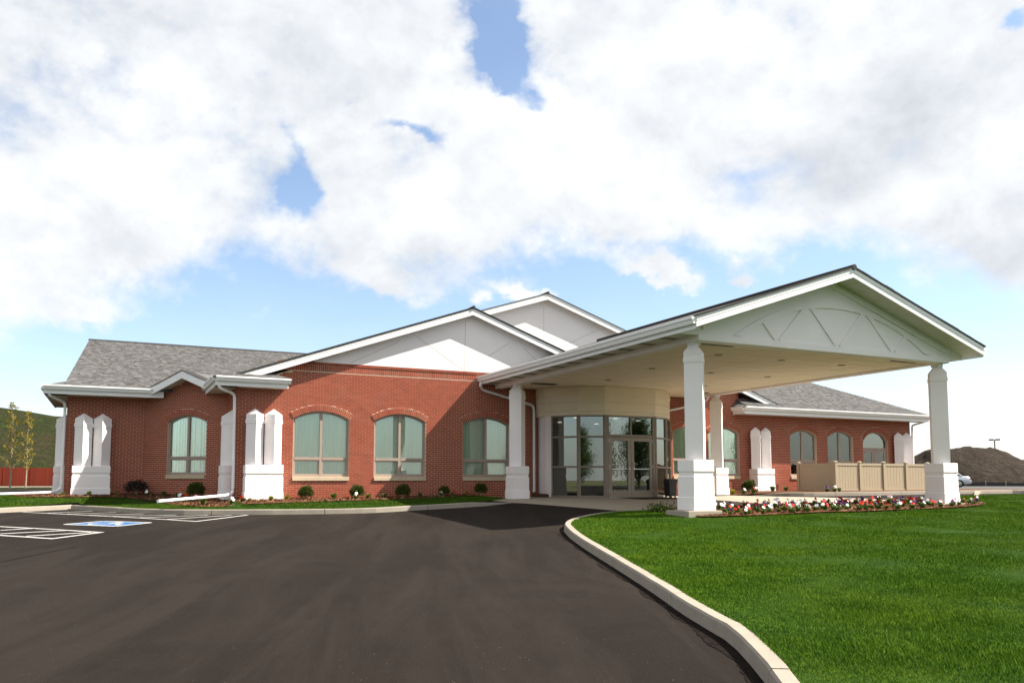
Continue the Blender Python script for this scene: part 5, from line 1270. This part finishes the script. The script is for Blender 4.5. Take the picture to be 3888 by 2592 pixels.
# ------------------------------------------------------------------ trees
def tree_parts(H, trunk_r, crown, nleaf, leaf, mat, nb=26, spread=.25, start=.28, seed=1, up=.9):
    random.seed(seed); q = MB(); tips = []
    path = [(random.gauss(0, .012) * H * k / 6, random.gauss(0, .012) * H * k / 6, H * k / 6) for k in range(7)]
    q.tube(path, [trunk_r * (1 - .9 * k / 6) for k in range(7)], 8)
    for b in range(nb):
        t = start + (1 - start) * (b + random.random()) / nb; a = b * 2.4 + random.uniform(-.4, .4)
        L = spread * H * (1 - t) ** .6 * random.uniform(.6, 1.15) + .05 * H
        i = min(5, int(t * 6)); f = t * 6 - i; p0 = Vector(path[i]).lerp(Vector(path[i + 1]), f)
        d = Vector((math.cos(a), math.sin(a), up * random.uniform(.7, 1.3))).normalized(); p1 = p0 + d * L * .5; p2 = p1 + (d + Vector((0, 0, .35))).normalized() * L * .5
        q.tube([p0, p1, p2], [trunk_r * .38 * (1 - t * .6), trunk_r * .22 * (1 - t * .6), .004], 5); tips.append((p0, p1, p2))
        for _ in range(2):
            e = (d + Vector((random.gauss(0, .6), random.gauss(0, .6), random.gauss(.2, .4)))).normalized(); p3 = p1 + e * L * .4; q.tube([p1, p3], [trunk_r * .12, .003], 4); tips.append((p1, p1.lerp(p3, .5), p3))
    def f():
        a, b, c = random.choice(tips); t = random.random(); p = (a.lerp(b, t) if t < .25 else b.lerp(c, random.random())); g = crown
        return (p.x + random.gauss(0, g), p.y + random.gauss(0, g), p.z + random.gauss(0, g * .8)), (0, 0, .2)
    return leaf_cloud(nleaf, f, leaf, mat, 'crown', .7), q.mesh('trunk', 'bark')
SAP = tree_parts(5.5, .06, .07, 800, .11, 'leaf_sapling', 22, .13, .2, 3); SAP2 = tree_parts(5.0, .055, .07, 700, .11, 'leaf_sapling', 20, .14, .22, 9)
BIG = tree_parts(9.0, .2, .62, 20000, .17, 'leaf_tree', 46, .36, .08, 5, .6); FAR = tree_parts(6, .07, .12, 260, .10, 'leaf_far', 30, .22, .25, 11)
def tree(name, parts, x, y, label, s=1.0, group=None):
    o = thing(name, (x, y, float(zA(x, y)) - .03), label, 'tree', group, local=True); o.scale = (s,) * 3; o.rotation_euler = (0, 0, random.uniform(0, 6.28))
    link('trunk', parts[1], o); link('crown', parts[0], o); return o
tree('sapling_tree', SAP, -8.23, 37.6, 'slender young tree with yellow-green leaves before the red fence', 1.0)
tree('sapling_tree', SAP2, -7.3, 37.2, 'shorter slender young tree with yellow leaves nearer the building corner', 1.0)
tree('bare_tree', FAR, 62, 34, 'sparse pale tree beyond the right end of the building', 1.05)
tree('bare_tree', FAR, 98.5, 31.5, 'bare small tree at the end of the dirt mound', .8)
for x, y, s, lab in ((33, -58, .78, 'leafy tree across the drive, reflected in the third window'), (41, -60, .7, 'leafy tree across the drive, second from the window reflection'), (47, -57, .82, 'leafy tree across the drive, reflected in the left door'), (54, -59, .85, 'leafy tree across the drive, reflected in the right door'), (61, -56, .8, 'leafy tree across the drive beyond the door reflection'), (69, -52, .85, 'leafy tree across the drive, farthest along the row'),
                     (-30, -72, .9, 'leafy tree across the drive behind the dark car'), (-21, -74, .8, 'leafy tree across the drive beside the dark car'), (-12, -73, .9, 'leafy tree across the drive, reflected in the side panes'), (-3, -74, .85, 'leafy tree across the drive near the young tree'), (-52, -28, .9, 'leafy tree at the side of the car park'), (-50, -17, .8, 'leafy tree at the far side of the car park')):
    tree('roadside_tree', BIG, x, y, lab, s)
tree('sapling_tree', SAP, 5.5, -44, 'slender young tree across the drive, reflected in the side pane', .9)

# ------------------------------------------------------------------ hill, far fence, mound
def heightfield(name, mat, x0, x1, y0, y1, nx, ny, f, **kw):
    xs = np.linspace(x0, x1, nx); ys = np.linspace(y0, y1, ny); X, Y = np.meshgrid(xs, ys); Z = f(X, Y)
    idx = np.arange(nx * ny).reshape(ny, nx); q = np.stack([idx[:-1, :-1], idx[:-1, 1:], idx[1:, 1:], idx[1:, :-1]], -1).reshape(-1, 4)
    me = bpy.data.meshes.new(name); me.from_pydata(np.stack([X, Y, Z], -1).reshape(-1, 3).tolist(), [], q.tolist()); me.materials.append(MATS[mat]); me.polygons.foreach_set('use_smooth', [True] * len(me.polygons))
    return link(name, me, None, **kw)
def sn(X, Y, k, seed):
    r = np.random.default_rng(seed); z = np.zeros_like(X)
    for _ in range(14):
        a = r.uniform(0, 6.28); f = k * r.uniform(.5, 2.2); z += np.sin((X * math.cos(a) + Y * math.sin(a)) * f + r.uniform(0, 6.28)) / 14 * (k / f) * 2
    return z
def hillf(X, Y):
    d = np.clip((Y - 72) / 34, 0, 1); rise = d * d * (3 - 2 * d); side = np.clip((34 - X) / 24, 0, 1); side = side * side * (3 - 2 * side)
    return (10.6 - .10 * (X + 16)) * rise * side + (.5 * sn(X, Y, .22, 4) + .3 * sn(X, Y, .8, 5)) * rise - .15
heightfield('hill', 'hill_grass', -190, 40, 70, 150, 116, 50, hillf, kind='structure')
ff = thing('wooden_fence', (-20, 70.7, 0), 'long red-brown board fence at the foot of the grassy hill', 'fence')
xx = -46.0
while xx < 4:
    q = MB(); y = 71.95 - (xx + 12.4) * .35 * 0 ; n = 16
    for k in range(n): q.box(xx + .06 + k * .145, xx + .06 + k * .145 + .138, y + random.uniform(0, .012), y + .03, .05, 1.93 + random.uniform(-.015, .015))
    q.build('fence_panel', 'red_fence', ff); q = MB(); q.box(xx - .05, xx + .05, y - .03, y + .07, 0, 2.0); q.build('fence_post', 'red_fence', ff); xx += 2.42
sheet('verge', [(-60, 53), (20, 53), (20, 71), (-60, 71)], -.02, 'concrete', 6.0, kind='structure')
sheet('verge', [(-60, 22), (20, 22), (20, 53), (-60, 53)], -.05, 'hill_grass', 6.0, kind='structure')
def moundf(X, Y):
    # ridge line follows the photograph's skyline, at about 95 m
    t = (X - 80.9) / 11.6; ridge = np.interp(t, [-.9, -.35, 0, .12, .3, .45, .7, .82, .95, 1.2, 1.7, 2.6], [0, 1.6, 3.15, 4.2, 4.55, 4.6, 4.4, 3.95, 3.35, 3.0, 2.6, 0])
    yl_ = 38.7 - (X - 80.97) * .48; d = np.abs(Y - yl_) / (ridge * 1.55 + .3)
    return ridge * np.clip(1 - d ** 1.25, 0, 1) * 1.02 + (.28 * sn(X, Y, 1.0, 8) + .14 * sn(X, Y, 3.0, 9)) * np.clip(ridge, 0, 1) * np.clip(1.2 - d, 0, 1) - .12
heightfield('dirt_mound', 'dirt', 66, 118, 14, 58, 150, 130, moundf, kind='structure')
sf = thing('silt_fence', (82, 28, 0), 'low black silt fence along the foot of the dirt mound', 'fence')
pa = [(70 + k * 1.9, 36.0 - k * .95) for k in range(26)]
for a, b in zip(pa[:-1], pa[1:]):
    q = MB(); h = .42 + random.uniform(-.06, .06); fr = Fr(a, np.array(b) - np.array(a)); L = math.dist(a, b); q.prism([(0, -.05), (L, -.05), (L, h), (L / 2, h - .07), (0, h + .02)], fr, -.01, .01); q.build('silt_cloth', 'black_plastic', sf)
    q = MB(); q.box(a[0] - .025, a[0] + .025, a[1] - .025, a[1] + .025, -.05, .62); q.build('stake', 'bark', sf)
lp = thing('light_pole', (113.4, 50.5, 0), 'tall car park light with flat twin head beyond the dirt mound', 'street lamp')
q = MB(); q.tube([(113.4, 50.5, 0), (113.4, 50.5, 6.5)], [.11, .08], 8); q.build('pole', 'pole_dark', lp)
for sg in (-1, 1):
    q = MB(); fr = Fr((113.4, 50.5), (.58, -.81)); s0, s1 = sorted((sg * .08, sg * .72)); q.prism([(s0, 6.42), (s1, 6.42), (s1, 6.62), (s0, 6.62)], fr, -.2, .2); q.build('lamp_head', 'pole_dark', lp)

# ------------------------------------------------------------------ cars
def ring_car(x, w, zs):        # cross-section: list of (half width factor, z)
    return [(x, -w * k, z) for k, z in zs] + [(x, w * k, z) for k, z in reversed(zs)]
def car_meshes(paint):
    prof = [(-2.28, .40, .62), (-2.24, .30, .80), (-1.95, .25, .93), (-1.25, .22, .97), (-.4, .22, .95), (.55, .22, .93), (1.1, .22, .90), (1.75, .24, .80), (2.15, .28, .66), (2.28, .38, .52)]
    q = MB(); rings = []
    for x, zb, zt in prof:
        w = .86 - .16 * (abs(x) / 2.3) ** 4
        rings.append(ring_car(x, w, [(.86, zb), (.98, zb + .1), (1.0, (zb + zt) / 2), (.97, zt - .06), (.86, zt)]))
    q.loft(rings); body = q.mesh('body', paint, True)
    g = MB(); gp = [(-1.62, .95, .95, .74), (-1.05, .95, 1.33, .62), (-.3, .94, 1.40, .62), (.35, .93, 1.36, .61), (1.05, .91, .93, .70)]
    g.loft([ring_car(x, w * 1.08, [(1.0, zb), (.98 if zt - zb > .1 else 1.0, (zb + zt) / 2), (.83, zt)]) for x, zb, zt, w in gp]); glassm = g.mesh('cabin_glass', 'car_glass', True)
    r = MB(); r.loft([ring_car(x, w, [(1.0, z - .015), (.95, z + .02)]) for x, z, w in ((-1.1, 1.325, .52), (-.95, 1.36, .56), (-.3, 1.41, .57), (.3, 1.375, .56), (.48, 1.29, .52))]); roof = r.mesh('roof', paint, True)
    pl_ = MB()
    for sy in (-1, 1):
        for a, b in (((-1.58, .96), (-1.05, 1.35)), ((-.32, .95), (-.32, 1.40)), ((1.03, .93), (.38, 1.37))):
            pl_.tube([(a[0], sy * .765, a[1]), (b[0], sy * .545, b[1])], .035, 6)
    pil_ = pl_.mesh('pillar', paint)
    ty = MB(); n = 20
    prof_t = [(-.1, .2), (-.105, .29), (-.085, .32), (.085, .32), (.105, .29), (.1, .2)]
    ty.loft([[(r_ * math.cos(t), y, r_ * math.sin(t)) for t in np.linspace(0, 6.283, n, endpoint=False)] for y, r_ in prof_t], caps=False); tyre = ty.mesh('tyre', 'tyre', True)
    rm = MB(); rm.loft([[(r_ * math.cos(t), y, r_ * math.sin(t)) for t in np.linspace(0, 6.283, n, endpoint=False)] for y, r_ in ((-.02, .205), (.07, .205), (.085, .19), (.06, .175))], caps=False)
    for k in range(7):
        a = k * .8976; c, s = math.cos(a), math.sin(a); rm.hexa([(c * .03 - s * .025, .05, s * .03 + c * .025), (c * .19 - s * .02, .05, s * .19 + c * .02), (c * .19 + s * .02, .05, s * .19 - c * .02), (c * .03 + s * .025, .05, s * .03 - c * .025), (c * .03 - s * .025, .085, s * .03 + c * .025), (c * .19 - s * .02, .085, s * .19 + c * .02), (c * .19 + s * .02, .085, s * .19 - c * .02), (c * .03 + s * .025, .085, s * .03 - c * .025)])
    rim = rm.mesh('rim', 'steel')
    tl = MB(); tl.box(-.06, .2, -.2, .2, -.07, .07); tail = tl.mesh('tail_light', 'tail_red')
    return dict(body=body, glass=glassm, roof=roof, pillar=pil_, tyre=tyre, rim=rim, tail=tail)
def car(meshes, x, y, rz_, label, z=None):
    o = thing('parked_car', (x, y, float(zA(x, y)) + .01 if z is None else z), label, 'car', None, local=True); o.rotation_euler = (0, 0, rz_)
    b = link('body', meshes['body'], o); link('cabin_glass', meshes['glass'], b); link('roof', meshes['roof'], b); link('pillar', meshes['pillar'], b)
    for sy in (-1, 1): link('tail_light', meshes['tail'], b, loc=(-2.20, sy * .52, .72))
    q = MB(); q.box(-2.34, -2.1, -.72, .72, .36, .52); bevel(q.build('bumper', 'car_silver', b), .04)
    for xw in (-1.38, 1.42):
        for sy in (-1, 1):
            w = link('wheel', meshes['tyre'], o, loc=(xw, sy * .76, .32)); w.rotation_euler = (0, 0, 0 if sy > 0 else math.pi); link('rim', meshes['rim'], w)
    return o
CS = car_meshes('car_silver'); CD_ = car_meshes('car_dark')
rear = np.array([63.7, 19.5]); hd = math.atan2(.78, -.62); c_ = rear + 2.3 * np.array([math.cos(hd), math.sin(hd)])
car(CS, c_[0], c_[1], hd, 'silver saloon car parked beyond the front right column')
car(CD_, -26, -66, .2, 'dark saloon car parked across the drive, reflected in the entrance glass'); pass

for o in bpy.data.objects:
    if '_local' in o: del o['_local']
